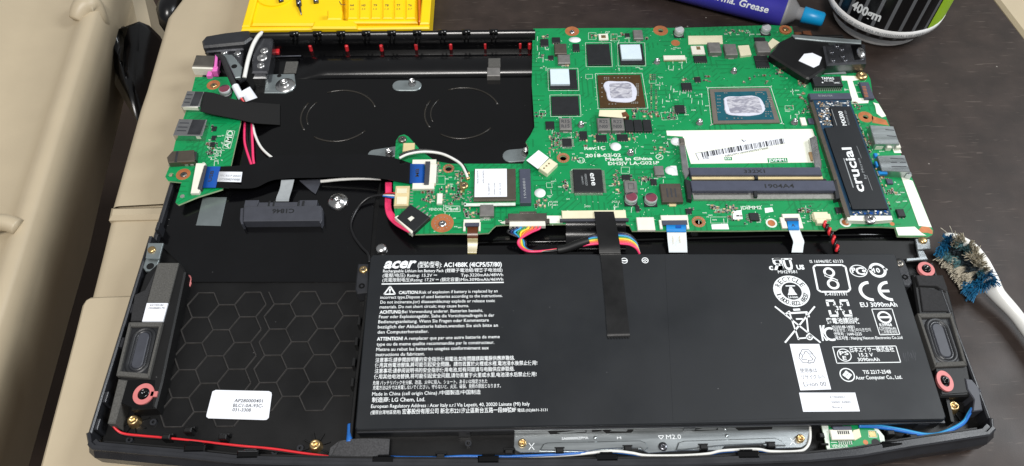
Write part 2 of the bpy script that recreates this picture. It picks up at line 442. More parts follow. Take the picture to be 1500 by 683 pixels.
def dust(name, scale, size, amount, rgb, gate=.56):
    """sparse lint and dust specks on a dark surface"""
    m = MATS[name]; N, L = m.node_tree.nodes, m.node_tree.links; b = N['Principled BSDF']; col = b.inputs['Base Color'].links[0].from_socket
    tc = N.new('ShaderNodeTexCoord'); mp = N.new('ShaderNodeMapping'); mp.inputs['Rotation'].default_value = (0, 0, .6); mp.inputs['Scale'].default_value = (1, 1.7, 1); L.new(tc.outputs['Object'], mp.inputs[0])
    vo = N.new('ShaderNodeTexVoronoi'); vo.inputs['Scale'].default_value = scale; L.new(mp.outputs[0], vo.inputs['Vector'])
    n = N.new('ShaderNodeTexNoise'); n.inputs['Scale'].default_value = scale*.3; L.new(tc.outputs['Object'], n.inputs['Vector'])
    mr = N.new('ShaderNodeMapRange'); mr.inputs['From Min'].default_value = size; mr.inputs['From Max'].default_value = size*.5; mr.inputs['To Max'].default_value = amount; L.new(vo.outputs['Distance'], mr.inputs[0])
    g = N.new('ShaderNodeMath'); g.operation = 'GREATER_THAN'; g.inputs[1].default_value = gate; L.new(n.outputs['Fac'], g.inputs[0])
    mu = N.new('ShaderNodeMath'); mu.operation = 'MULTIPLY'; L.new(mr.outputs[0], mu.inputs[0]); L.new(g.outputs[0], mu.inputs[1])
    mx = N.new('ShaderNodeMix'); mx.data_type = 'RGBA'; mx.inputs['B'].default_value = (*lin(rgb), 1); L.new(mu.outputs[0], mx.inputs['Factor']); L.new(col, mx.inputs['A']); L.new(mx.outputs['Result'], b.inputs['Base Color'])
for nm in ('battery', 'black_tray', 'black_film', 'black_gloss', 'soft_gloss', 'black', 'rim_plastic', 'beige'):
    dust(nm, 130, .045, .45 if nm != 'beige' else .3, (150, 150, 150) if nm != 'beige' else (120, 106, 84))

# ------------------------------------------------------------------ setting: table, chair beside it, floor
b = MB('dark_floor'); b.box(0, 0, 3000, 3000, -400, -402); o = b.build('floor'); o['kind'] = 'structure'
b = MB('brown_table')
b.poly([U(262, 470, 0), U(470, 683, 0), U(900, 800, 0), U(1700, 800, 0), U(1640, 240, 0), U(1500, 56, 0), U(1455, -2, 0), U(1390, -80, 0), U(640, -80, 0), U(420, -70, 0)], 0, -6, .8)
o = b.build('table_top'); o['kind'] = 'structure'

def slab(pts_z, z0, m, name, parent, ch=0):
    b = MB(m); b.poly([U(x, y, z) for x, y, z in pts_z], pts_z[0][2], z0, ch); return b.build(name, parent)
tb = thing('plastic_table', 'beige moulded plastic table frame under the dark brown top', 'table', 250, 300, -6)
Z = -6
b = MB('beige', smooth=False)
# upper strip with a softly rounded lip towards the gap
edge = [(272, -60), (263, -2), (243, 24), (212, 130), (202, 159), (161, 303)]
def lip(b, edge, z, inner, drop=60, r=5., steps=5):
    """plate whose outer edge (photo points at height z) rolls down into a vertical skirt"""
    P = [Vector(U(x, y, z)) for x, y in edge]; n = len(P); rows = []
    for i in range(n):
        t = (P[min(i+1, n-1)]-P[max(i-1, 0)]).normalized(); out = Vector((t.y, -t.x)); out = out if out.x < 0 else -out
        row = [(*(P[i]-out*inner), z)]
        for k in range(steps+1):
            a = math.pi/2*k/steps; q = P[i]-out*r+out*(r*math.sin(a)); row.append((q.x, q.y, z-r+r*math.cos(a)))
        q = P[i]; row.append((q.x+out.x*2, q.y+out.y*2, z-drop)); rows.append(row)
    o = len(b.v); m = len(rows[0]); sm = b.sm; b.sm = True
    for r_ in rows: b.v += r_
    for i in range(n-1):
        for k in range(m-1): b.face((o+i*m+k, o+i*m+k+1, o+(i+1)*m+k+1, o+(i+1)*m+k))
    b.sm = sm
lip(b, edge, Z, 190)
b.build('frame_strip', tb)
b = MB('beige'); lip(b, [(161, 303), (158, 320), (146, 370), (128, 440)], Z-3.5, 150, r=6)
b.ppoly([(161, 302), (340, 298), (340, 316), (157, 320)], Z-.2, Z-14, 2.2)
b.build('lower_step', tb)
b = MB('beige')
pts = [(140, 433, 0), (330, 426, 0), (360, 720, 0), (40, 740, 0), (57, 683, 0), (83, 585, 0), (108, 490, 0), (119, 446, 0), (124, 438, 0), (131, 434, 0)]
b.poly([U(x, y, -.6) for x, y, _ in pts], -.6, -60, 1.6)
b.build('raised_panel', tb)
b = MB('beige'); b.poly([U(1460, -2, -4), U(1506, 58, -4), U(1720, 60, -4), U(1700, -60, -4), U(1420, -60, -4)], -4, -40, 2); b.build('frame_corner', tb)

ch = thing('plastic_chair', 'beige moulded plastic chair beside the table gap', 'chair', 40, 300, -400)
b = MB('beige'); b.sm = True
# profile swept along the seat edge: seat -> rounded ridge -> side wall
R2 = [(150, -60), (131, 10), (124, 32), (105, 92), (86, 150), (58, 238), (29, 330), (0, 418), (-60, 600), (-110, 760)]
zt = -14
WB = [(214, -40), (204, 30), (196, 60), (184, 110), (170, 170), (150, 250), (125, 358), (97, 455), (28, 700), (-10, 830)]
rows = []
for x, y in R2:
    px_, py_ = U(x, y, zt); row = []
    for dx, dz in ((-190, -6), (-120, -10), (-92, -10), (-80, -4), (-74, 4), (-66, 8), (-58, 4), (-50, -5), (-40, -8), (-16, -8), (-8, -4), (-3, -.5), (2, 0), (6, -2.5)):
        row.append((px_+dx, py_, zt+dz))
    xb_, yb_ = U(*WB[len(rows)], -120)
    for k in range(1, 9):
        t_ = k/8; row.append((px_+8+(xb_-px_-8)*t_**1.2, py_+(yb_-py_)*t_, zt-6+(-106)*t_))
    rows.append(row)
o_ = len(b.v); m_ = len(rows[0])
for r_ in rows: b.v += r_
for i in range(len(rows)-1):
    for k in range(m_-1): b.face((o_+i*m_+k, o_+(i+1)*m_+k, o_+(i+1)*m_+k+1, o_+i*m_+k+1))
b.build('seat_edge', ch)
b = MB('beige'); b.sm = True; b.tube([W(112, 30, -18), W(122, 12, -14), W(134, 8, -15), W(146, 28, -26), W(157, 47, -46), W(164, 62, -70)], lambda t: 5+4*math.sin(math.pi*min(1, t*1.4))*(1-t), 12)
b.build('arm_ridge', ch)
b = MB('beige'); b.ppoly([(128, -60), (196, -60), (214, 20), (222, 60), (160, 110), (140, 40)], -70, -300, 8); b.build('back_panel', ch)
b = MB('beige'); b.sm = True
b.tube([W(-60, 336, -13), W(0, 326, -12), (W(27, 333, -14))], 5, 8)
b.build('seat_crease', ch)

b = MB('bag_black'); b.sm = True
rnd = random.Random(3); bagpx = [(149, 56), (156, 49), (166, 47), (170, 40), (182, 40), (190, 48), (194, 60), (230, 46), (232, 52), (214, 90), (208, 150), (206, 190), (196, 160), (180, 126), (161, 92), (157, 78), (154, 66)]
rings = []
for k, (sc_, z_) in enumerate(((1.0, -150), (1.06, -110), (1.02, -80), (.9, -66), (.7, -58), (.4, -54))):
    P = [U(x, y, -72) for x, y in bagpx]; mx = sum(p[0] for p in P)/len(P); my = sum(p[1] for p in P)/len(P)
    rings.append([(mx+(p[0]-mx)*sc_*(1+rnd.uniform(-.03, .03)), my+(p[1]-my)*sc_*(1+rnd.uniform(-.03, .03)), z_+rnd.uniform(-4, 4)) for p in P])
nb = len(bagpx)
for r_ in rings: b.v += r_
for k in range(5):
    for i in range(nb): j = (i+1) % nb; b.face((k*nb+j, k*nb+i, (k+1)*nb+i, (k+1)*nb+j))
b.face(tuple(range(5*nb, 6*nb)))
o = b.build('plastic_bag'); solo(o, 'crumpled black plastic bag stuffed in the gap beside the beige chair', 'bag')
b = MB('bag_black'); b.sm = True
x, y = U(248, 6, -14); b.lathe(x, y, [(3, -60), (9, -40), (11, -22), (9.5, -14), (5, -10), (0, -9)], 16, sx=.9, sy=1.5)
o = b.build('rubber_knob'); solo(o, 'black rubber knob at the edge of the beige table frame', 'knob')

# ------------------------------------------------------------------ laptop chassis (keyboard side down)
FL, RIM, MBZ = 4.0, 16.0, 10.5
lap = thing('laptop_chassis', 'black upturned laptop chassis with its bottom cover removed', 'laptop', 770, 420, 0)
fr = [(126, 652), (133, 659), (262, 671), (345, 680), (500, 684), (750, 686), (1000, 684), (1190, 677), (1262, 670), (1335, 657), (1452, 639), (1461, 630)]
front = [Vector(U(x, y, RIM)) for x, y in fr]
SW = 12.6
XL, XR, YB = U(180, 467, SW)[0], U(1415, 513, SW)[0], 124.5
outl = [tuple(p) for p in front]+[(XR, YB-3), (XR-3, YB), (XL+6, YB), (XL, YB-6)]
b = MB('black_tray'); b.plate(outl, [], FL, 0.6); b.build('tray_floor', lap)

def wall(b, P, th, z1, z0, ch=.6):
    """upright strip along world points (outer edge), thickness to the left of travel"""
    P = [Vector(p) for p in P]; n = len(P); inn = []
    for i in range(n):
        d1 = (P[i]-P[i-1]).normalized() if i else (P[1]-P[0]).normalized(); d2 = (P[i+1]-P[i]).normalized() if i < n-1 else d1
        t = (d1+d2).normalized(); nn = Vector((-t.y, t.x)); k = th/max(.5, nn.dot(Vector((-d1.y, d1.x)))); inn.append(P[i]+nn*k)
    for i in range(n-1):
        b.poly([tuple(P[i]), tuple(P[i+1]), tuple(inn[i+1]), tuple(inn[i])], z1, z0, ch)
    return inn
# front wall: outer shell slopes in towards the bottom, with a stepped lip on top
b = MB('rim_plastic'); b.sm = False
lo = [p*1.0 for p in front]
o_ = 0; prof = ((0, 0), (-1.2, 3), (-1.6, 10), (0, 13.2), (.4, 14.2), (.3, 15.4), (1.0, RIM), (2.2, RIM), (2.5, 14.4), (4.2, 14.4), (4.4, FL-.5))
nrm = []
for i in range(len(front)):
    d1 = (front[i]-front[max(i-1, 0)]); d2 = (front[min(i+1, len(front)-1)]-front[i]); t = (d1.normalized()+d2.normalized())
    t.normalize(); nrm.append(Vector((-t.y, t.x)))
for i, p in enumerate(front):
    for dx, z in prof: q = p+nrm[i]*dx; b.v.append((q.x, q.y, z))
m_ = len(prof)
for i in range(len(front)-1):
    for k in range(m_-1): b.face((i*m_+k, (i+1)*m_+k, (i+1)*m_+k+1, i*m_+k+1))
b.build('front_wall', lap)
yl1, yr1 = U(222, 345, SW)[1], U(1362, 384, SW)[1]
b = MB('rim_plastic'); wall(b, [(XL, yl1), (XL, front[0].y+6)], 1.6, SW, 0); wall(b, [(XL, front[0].y+6), tuple(front[0])], 1.6, SW+1.6, 0)
wall(b, [(XL, YB-6), (XL, yl1)], 2.2, 8.6, 0); b.build('side_wall', lap)
b = MB('rim_plastic'); wall(b, [(XR, front[-1].y+6), (XR, yr1)], 1.6, SW, 0); wall(b, [tuple(front[-1]), (XR, front[-1].y+6)], 1.6, SW+1.6, 0)
wall(b, [(XR, yr1), (XR, YB-3)], 2.2, 8.8, 0); b.build('side_wall', lap)
# little clip notches on the rims
b0 = None
rnd = random.Random(5)
def clip(x, y, w=9, d=3.2, z=RIM-1.2, m='black_gloss'):
    b = MB(m); b.box(x, y, w, d, z, FL, .5); b.box(x, y+d*.5+.8, w*.6, 1.2, z-2.4, FL, .3); b.build('snap_clip', lap)
for px, py in ((283, 655), (361, 664), (715, 671), (890, 668), (1098, 664), (1310, 652), (560, 672)):
    x, y = U(px, py, RIM); clip(x, y)
for py in (330, 450, 500, 580, 620):
    x, y = U(200, py, SW); b = MB('rim_plastic'); b.box(XL+2.6, y, 1.6, 5, SW-.6, FL, .3); b.build('snap_clip', lap)
for py in (470, 520, 590): 
    x, y = U(1400, py, SW); b = MB('rim_plastic'); b.box(XR-2.6, y, 1.6, 5, SW-.6, FL, .3); b.build('snap_clip', lap)
# wire guides along the front
for px, py in ((326, 640), (243, 640), (275, 630), (645, 668), (1338, 640), (1305, 634), (745, 662), (820, 660), (920, 657), (1031, 655), (1130, 652)):
    b = MB('black'); x, y = U(px, py, 9); b.box(x, y, 3.4, 2.2, 9.5, FL, .4); b.box(x, y+1.5, 4.6, .9, 8.2, FL, .2); b.build('wire_guide', lap)
# rails / ledges at the front
b = MB('black')
for i in range(2, len(front)-1):
    a, c = front[i-1]+nrm[i-1]*5.6, front[i]+nrm[i]*5.6
    b.line(a, c, .7, 11.5, 7.5)
b.build('front_ledge', lap)

# back lip with rounded hinge-side tabs
b = MB('soft_gloss'); b.sm = True
xa, xb = U(366, 50, RIM)[0], U(784, 46, RIM)[0]
N_ = 40
pr = ((5, FL), (4.8, 8), (4.2, 12.4), (3.2, 14.2), (2.2, 15.3), (1.0, 15.8), (0, 15.2), (0, 1))
for i in range(N_+1):
    x = xa+(xb-xa)*i/N_
    for dy, z in pr: b.v.append((x, YB-dy, z))
m_ = len(pr)
for i in range(N_):
    for k in range(m_-1): b.face((i*m_+k, (i+1)*m_+k, (i+1)*m_+k+1, i*m_+k+1))
b.build('back_lip', lap)
b = MB('black'); wall(b, [(XR, YB), (xb+.2, YB)], 2.4, 9, 0); b.build('back_wall', lap)
for px, py in ((430, 53), (464, 52), (499, 50), (536, 50), (573.6, 48), (611, 47), (648, 46), (683, 45), (723, 44)):
    b = MB('black_gloss'); x, y = U(px, py, RIM); y = YB-2.2
    b.sm = True; b.tube([(x-2.6, y, 15.4), (x+2.6, y, 15.4)], 1.8, 10, 1); b.sm = False
    b.box(x-1.2, y-3.2, .8, 3.4, 15.2, 11, .2); b.box(x+1.2, y-3.2, .8, 3.4, 15.2, 11, .2); b.build('lip_tab', lap)
# red pegs under the lip
for px, py in ((454, 66), (507, 66), (558, 66), (609, 64), (660, 63.5), (710.6, 62.5), (762, 62), (776, 63)):
    b = MB('wire_red'); b.pcyl(px, py, 1.2, 8.6, FL, .5, 12); b.build('red_peg', lap)
b = MB('wire_red'); b.pbox(398, 71, 409, 77, FL+2, FL, .4); b.build('red_clip', lap)
b = MB('pink'); b.pbox(736, 59, 738.5, 66, FL+2.5, FL, .2); b.build('red_clip', lap)
# glossy film of the fan bay with the long half-round ridge
bay = [(300, 78), (400, 66), (782, 66), (781, 186), (771, 208), (768, 245), (690, 245), (560, 245), (335, 245), (345, 180), (340, 120)]
b = MB('black_gloss'); b.ppoly(bay, FL+.25, FL-.2); b.build('bay_film', lap)
b = MB('soft_gloss'); b.sm = True
x0, x1 = U(436, 96, 6)[0], U(783, 92, 6)[0]; yc = U(600, 95, 6)[1]
for i in range(31):
    x = x0+(x1-x0)*i/30; e = min(1, i/3)
    for k in range(11):
        a = math.pi*k/10; b.v.append((x, yc-9.5*math.cos(a), FL+.2+4.2*math.sin(a)*e))
for i in range(30):
    for k in range(10): b.face((i*11+k, (i+1)*11+k, (i+1)*11+k+1, i*11+k+1))
b.build('bay_ridge', lap)
def arc(b, px, py, rx, ry, a0, a1, w=.55, z=FL+.66):
    x, y = U(px, py, FL); P = [(x+rx*math.cos(math.radians(a)), y+ry*math.sin(math.radians(a)), z-.45) for a in range(a0, a1+1, 8)]
    b.tube(P, w, 6, 1)
for px, py in ((496, 170), (677, 166)):
    b = MB('fan_mark'); arc(b, px, py, 22, 20.5, 18, 120); arc(b, px, py, 22, 20.5, 150, 215); arc(b, px, py, 21, 20, 235, 330)
    arc(b, px, py, 18.5, 17, 140, 210, .4); b.build('fan_ring', lap)

def stud_plate(cx, cy, dx, dy, w, stud, parent=lap, name='stud_plate'):
    """silver oval plate between photo points, with a threaded stud"""
    z = FL+1.0; A, B = Vector(U(cx, cy, z)), Vector(U(dx, dy, z)); t = (B-A).normalized(); n = Vector((-t.y, t.x)); pts = []
    for k in range(9): a = math.pi/2-math.pi*k/8; pts.append(tuple(B+t*(w*math.cos(a))+n*(w*math.sin(a))))
    for k in range(9): a = -math.pi/2-math.pi*k/8; pts.append(tuple(A+t*(w*math.cos(a))+n*(w*math.sin(a))))
    b = MB('zinc'); b.poly(pts, z, FL, .3); p = b.build(name, parent)
    sx, sy = U(*stud, z+3.4); b = MB('silver'); b.lathe(sx, sy, [(2.6, z-.05), (2.3, z+.8), (1.9, z+1), (1.9, z+3.1), (1.6, z+3.4), (.9, z+3.4), (.8, z+2.2), (0, z+2.2)], 16); b.build('stud', p)
stud_plate(585, 125, 607, 125, 4.3, (603, 117))
stud_plate(748, 228, 771, 226, 4.6, (770, 219))
stud_plate(548, 226, 580, 221, 3.6, (569, 220))
# left: bent plate with a stud
b = MB('zinc'); b.ppoly([(390, 109), (431, 108), (433, 124), (428, 132), (418, 136), (387, 136)], FL+1.2, FL, .3); p = b.build('stud_plate', lap)
x, y = U(416, 120, FL+4); b = MB('silver'); b.lathe(x, y, [(6, FL+1.1), (5.6, FL+1.6), (3, FL+1.9), (2.4, FL+2), (2.4, FL+4.4), (2, FL+4.8), (1, FL+4.8), (.9, FL+3.5), (0, FL+3.5)], 20); b.build('stud', p)
b = MB('black'); b.pcyl(409, 111, 1.4, FL+1.3, FL, .1); b.build('plate_hole', p)
b = MB('felt'); b.pbox(417, 90, 435, 107, FL+1.1, FL, .2); b.build('foam_pad', lap)
b = MB('chip_grey'); b.ptube([(403, 83, FL+1), (441, 82, FL+1)], .45, 6, 1); b.build('bay_edge', lap)
b = MB('felt'); b.pbox(715, 85, 733, 98, FL+4.6, FL, .3); b.build('foam_pad', lap)
b = MB('inductor'); b.pbox(713.5, 98.5, 732.5, 111, FL+4, FL, .3); b.build('foam_pad', lap)

# drive bay: black film, standoffs, hexagon ribs
b = MB('black_film'); b.ppoly([(247, 278), (560, 250), (548, 300), (541, 384), (533, 413), (270, 413), (262, 385), (228, 352)], FL+.9, FL-.2); b.build('drive_bay_film', lap)
def standoff(px, py, r, h, m='silver'):
    z = FL+h; x, y = U(px, py, z); b = MB(m); b.lathe(x, y, [(r, FL), (r, FL+.5*h), (r*.8, FL+.75*h), (r*.42, FL+.9*h), (r*.4, z), (r*.22, z), (r*.18, z-1.2), (0, z-1.2)], 20); return b.build('standoff', lap)
standoff(494, 292, 5.6, 3.2); 
x, y = U(558, 362, FL+3); b = MB('silver'); b.lathe(x, y, [(3.2, FL), (3.2, FL+1.6), (2.4, FL+2.6), (1.2, FL+3), (0, FL+3.1)], 18); b.build('standoff', lap)
for px, py in ((193.7, 615), (461, 651), (1398, 594)):
    x, y = U(px, py, FL+3.5); b = MB('gold'); b.lathe(x, y, [(3.0, FL-.2), (2.6, FL+2.2), (2.3, FL+3.3), (1.9, FL+3.6), (1.15, FL+3.6), (1.0, FL+2.2), (0, FL+2.2)], 18); p = b.build('brass_insert', lap)
    b = MB('black_tray')
    for k in range(8):
        a = k*math.pi/4+.3; b.line((x+3.2*math.cos(a), y+3.2*math.sin(a)), (x+6.4*math.cos(a), y+6.4*math.sin(a)), .45, FL+1.2, 1.4)
    b.build('boss_rib', lap)
for px, py in ((225, 619), (190, 645), (686, 650), (440, 657), (403, 662)):
    x, y = U(px, py, FL+1); b = MB('rim_plastic'); b.ring(x, y, .7, 1.5, FL+1.6, FL-.1, 14); b.build('post', lap)

def hexnet(anchor, cols, rows_, a, sy, skip, clipf, parent):
    """flat-top hexagon ribs: anchor = world centre of one top edge"""
    ax, ay = anchor; h = math.sqrt(3)*a*sy; done = set()
    for c in cols:
        for r in rows_:
            cx = ax+1.5*a*c; cy = ay-h/2-h*r-(h/2 if c % 2 else 0)
            if (c, r) in skip: continue
            V = [(cx+a*math.cos(math.radians(60*k)), cy+a*sy*math.sin(math.radians(60*k))) for k in range(6)]
            for k in range(6):
                p, q = V[k], V[(k+1) % 6]; key = tuple(sorted(((round(p[0], 1), round(p[1], 1)), (round(q[0], 1), round(q[1], 1)))))
                if key in done or not (clipf(p) and clipf(q)): continue
                done.add(key); b = MB('rib_grey'); d = Vector(q)-Vector(p); n = Vector((-d.y, d.x)).normalized()
                P, Q = Vector(p), Vector(q); o = 0; w0, w1, z1 = .42, .15, FL+.6
                b.v += [(*(P-n*w0), FL-.1), (*(Q-n*w0), FL-.1), (*(Q-n*w1), z1), (*(P-n*w1), z1), (*(P+n*w1), z1), (*(Q+n*w1), z1), (*(Q+n*w0), FL-.1), (*(P+n*w0), FL-.1)]
                b.face((0, 1, 2, 3)); b.face((3, 2, 5, 4)); b.face((4, 5, 6, 7)); b.build('hexagon_rib', parent)
def inpx(x0, y0, x1, y1, skew=.31):
    def f(p):
        # bounds given in the tray's own axes through four photo points
        l, r = U(x0, 500, FL), U(x1, 500, FL); t, bt = U(400, y0, FL), U(400, y1, FL)
        return l[0] <= p[0] <= r[0] and bt[1] <= p[1] <= t[1]
    return f
hx = thing_panel = MB('black_tray'); hx.ppoly([(268, 414), (532, 414), (513, 642), (205, 642)], FL+.04, FL-.2); hx = hx.build('hexagon_panel', lap)
hexnet(U(413.5, 446, FL), range(0, 4), range(-1, 6), 7.75, 1.03, set(), inpx(342, 414, 527, 616), hx)
hexnet(U(370.6, 428.8, FL), range(-4, 1), range(-1, 6), 7.75, 1.03, {(0, 5)}, inpx(250, 414, 384, 640), hx)
b = MB('black'); wall(b, [U(536, 400, 9), U(534, 440, 9), U(519, 560, 9), U(511, 640, 9)], 1.6, 9, FL-.1, .3); b.build('battery_wall', lap)
b = MB('black'); wall(b, [U(1325, 385, 9), U(1352, 460, 9), U(1385, 560, 9), U(1398, 618, 9)], -1.4, 9, FL-.1, .0); b.build('battery_wall', lap)
for px, py in ((526, 470), (522, 500), (518, 530), (516, 560)):
    b = MB('black'); x, y = U(px, py, 10); b.box(x, y, 1.6, 4.2, 10.5, FL, .3); b.build('snap_clip', lap)
# floor under the board with a raised rail just behind the battery
b = MB('black_film'); b.ppoly([(560, 250), (785, 200), (1255, 120), (1340, 378), (548, 378)], FL+.35, FL-.2); b.build('keyboard_film', lap)
b = MB('black_gloss'); b.sm = True; b.ptube([(700, 356, FL+.8), (930, 352, FL+.8), (1130, 346, FL+.8), (1340, 344, FL+.8)], 1.2, 8, 2); b.build('film_fold', lap)
b = MB('black'); b.ppoly([(1225, 352), (1340, 352), (1352, 384), (1318, 380), (1228, 376)], FL+3.6, FL, .4); b.build('corner_ledge', lap)
# metal tabs at both sides
lb = MB('zinc'); lb.ppoly([(217, 356), (239, 356), (233, 379), (213, 378)], 14, 12.8, .2); lb.ppoly([(213, 379), (233, 380), (228, 397), (213, 397), (209, 392)], 11.6, 10.2, .3); lb = lb.build('metal_tab', lap)
x, y = U(221.5, 365, 15); b = MB('gold'); b.lathe(x, y, [(2, 13.9), (1.9, 14.8), (1.1, 15.1), (0, 15.1)], 14); b.build('screw', lb)
x, y = U(220, 390, 11.7); b = MB('black'); b.lathe(x, y, [(1.9, 11.62), (0, 11.64)], 16); b.build('screw_hole', lb)
lb = MB('steel'); lb.ppoly([(1341, 350), (1362, 350), (1364, 364), (1344, 366)], 11, 9.6, .3); lb.ppoly([(1344, 367), (1353, 367), (1360, 380), (1328, 383), (1328, 378), (1346, 377)], 9.8, 8.6, .3); lb = lb.build('metal_tab', lap)
x, y = U(1353, 351, 12); b = MB('gold'); b.lathe(x, y, [(2.2, 10.9), (2, 11.8), (1.1, 12.1), (0, 12.1)], 14); b.build('screw', lb)

# ------------------------------------------------------------------ hinges
hg = thing('hinge_unit', 'dark metal laptop hinge with black cap beside the white antenna cable', 'hinge', 340, 90, FL)
b = MB('rim_plastic'); b.ppoly([(295, 59), (301, 52), (330, 47), (366, 43), (370, 55), (358, 63), (297, 69)], 15, 4, 1.2); b.build('hinge_cap', hg)
b = MB('dark_metal'); b.ppoly([(298, 69), (358, 64), (357, 72), (302, 76)], 12.5, 4, .8); b.ppoly([(303, 77), (358, 72), (354, 96), (345, 106), (336, 100), (334, 84), (318, 80)], 10.5, 4, .6); hb = b.build('hinge_leaf', hg)
for px, py in ((327, 73), (347, 74.5)):
    x, y = U(px, py, 13); b = MB('silver'); b.lathe(x, y, [(2.3, 10), (2.2, 11.6), (1.2, 12), (0, 11.6)], 14); b.build('screw', hb)
b = MB('zinc'); b.ppoly([(324, 79), (340, 80), (355, 98), (352, 113), (344, 114), (336, 98)], 12.2, 10.4, .4); b.build('hinge_bracket', hg)
x, y = U(343, 97, 12.4); b = MB('black'); b.lathe(x, y, [(1.8, 12.25), (0, 12.28)], 14); b.build('bracket_hole', hg)
b = MB('dark_metal'); b.ppoly([(373, 55), (381, 51), (400, 54), (397, 80), (392, 106), (368, 106), (369, 80)], 13.5, 4, 1.0); hb2 = b.build('hinge_arm', hg)
for px, py, r in ((387, 74, 2.6), (384, 84, 3.2), (382, 96, 2.4)):
    x, y = U(px, py, 14); b = MB('silver'); b.lathe(x, y, [(r, 13.4), (r*.9, 14.3), (r*.4, 14.5), (r*.3, 14), (0, 14)], 16); b.build('rivet', hb2)
b = MB('silver'); b.pbox(371, 105, 391, 114, 11, 4, .8); b.build('hinge_foot', hg)

hg2 = thing('power_jack_bracket', 'black taped hinge and power jack bracket with white sticker beside the tin', 'bracket', 1200, 90, 9)
b = MB('tape_black'); b.ppoly([(1127, 80), (1143, 60), (1160, 52), (1176, 48), (1215, 56), (1213, 98), (1200, 106), (1186, 115), (1181, 114)], 16, 11.2, 1.0); b.build('taped_cover', hg2)
b = MB('dark_metal'); b.ppoly([(1206, 66), (1244, 62), (1268, 64), (1270, 92), (1212, 95)], 18.5, 8, 1.0); hs = b.build('jack_shell', hg2)
b = MB('black_gloss'); b.ppoly([(1246, 66), (1262, 65), (1266, 86), (1252, 88)], 18.7, 18.2, .1); b.build('jack_socket', hs)
x, y = U(1262, 76, 20); b = MB('silver'); b.lathe(x, y, [(3.4, 18), (3.2, 19.6), (2, 20.4), (0, 20.6)], 16, sx=.7, sy=1.3); b.build('jack_pin', hs)
b = MB('dark_metal')
for px, py in ((1226, 67), (1233, 72), (1234, 82), (1238, 88), (1218, 76), (1220, 88)):
    x, y = U(px, py, 19); b.lathe(x, y, [(1.6, 18.3), (1.4, 19.2), (.8, 19.4), (0, 19)], 12)
b.build('rivet', hs)
b = MB('steel'); b.pbox(1206, 97, 1239, 107, 12, 9.5, .8); b.build('metal_foot', hg2)
b = MB('zinc'); b.ppoly([(1160, 50), (1262, 58), (1262, 64), (1205, 60), (1165, 56)], 17, 14, .5); b.build('foil_strip', hg2)
b = MB('white_label'); b.ppoly([(1170, 89), (1178, 79), (1190, 77.5), (1204, 84), (1200, 95), (1192, 99)], 16.3, 16, .05); st = b.build('white_sticker', hg2)
b = MB('dark_metal'); b.ppoly([(1128, 82), (1181, 117), (1184, 113), (1131, 79)], 12, 10.5, .3); b.build('connector_edge', hg2)
b = MB('copper_dark'); b.pbox(1166, 46, 1176, 58, 13, 9, .6); b.pbox(1178, 44, 1190, 54, 12, 9, .8); b.build('hinge_stub', hg2)

# ------------------------------------------------------------------ motherboard
mb = thing('motherboard', 'green laptop motherboard with processor, graphics chip and memory slots', 'circuit board', 980, 190, MBZ-1.2)
mbpx = [(781, 42), (900, 41), (1000, 41), (1060, 39), (1130, 37), (1160, 39), (1164, 52), (1190, 80), (1240, 104), (1262, 104), (1271, 109), (1275, 116), (1278, 136), (1281, 144), (1287, 151), (1297, 169), (1300, 176), (1308, 196), (1318, 222), (1328, 246), (1338, 265), (1367, 338), (1366, 344), (1360, 347), (1315, 346), (1311, 333), (1290, 332), (1262, 332), (1230, 334), (1225, 337), (1150, 337), (1080, 338), (926, 338), (922, 330), (915, 328), (828, 328), (740, 329), (727, 330), (722, 334), (716, 341), (700, 342), (650, 342), (607, 343), (600, 343), (579, 321), (577, 302), (576, 270), (578, 236), (580, 206), (585, 199), (592, 197), (598, 200), (608, 211), (616, 220), (637, 236), (660, 240), (720, 240), (766, 240), (774, 225), (774, 216), (770, 208), (777, 198), (783, 186), (782, 170), (779, 124), (780, 58)]
def hole(px, py, r): x, y = U(px, py, MBZ); return (x, y, r)
H = [hole(967.7, 45, 1.7), hole(825, 231.5, 1.9), hole(1023.4, 325, 1.9), hole(1268, 171.5, 1.6), hole(657, 241.5, 2.2) if False else hole(657, 247, 1.9)]
b = MB('pcb'); b.plate([U(x, y, MBZ) for x, y in mbpx], H, MBZ, MBZ-.12); board = b.build('board', mb)
b = MB('pcb_edge'); b.plate([U(x, y, MBZ) for x, y in mbpx], H, MBZ-.121, MBZ-1.2); b.build('board_core', board)
SZ = MBZ+.04      # silkscreen height

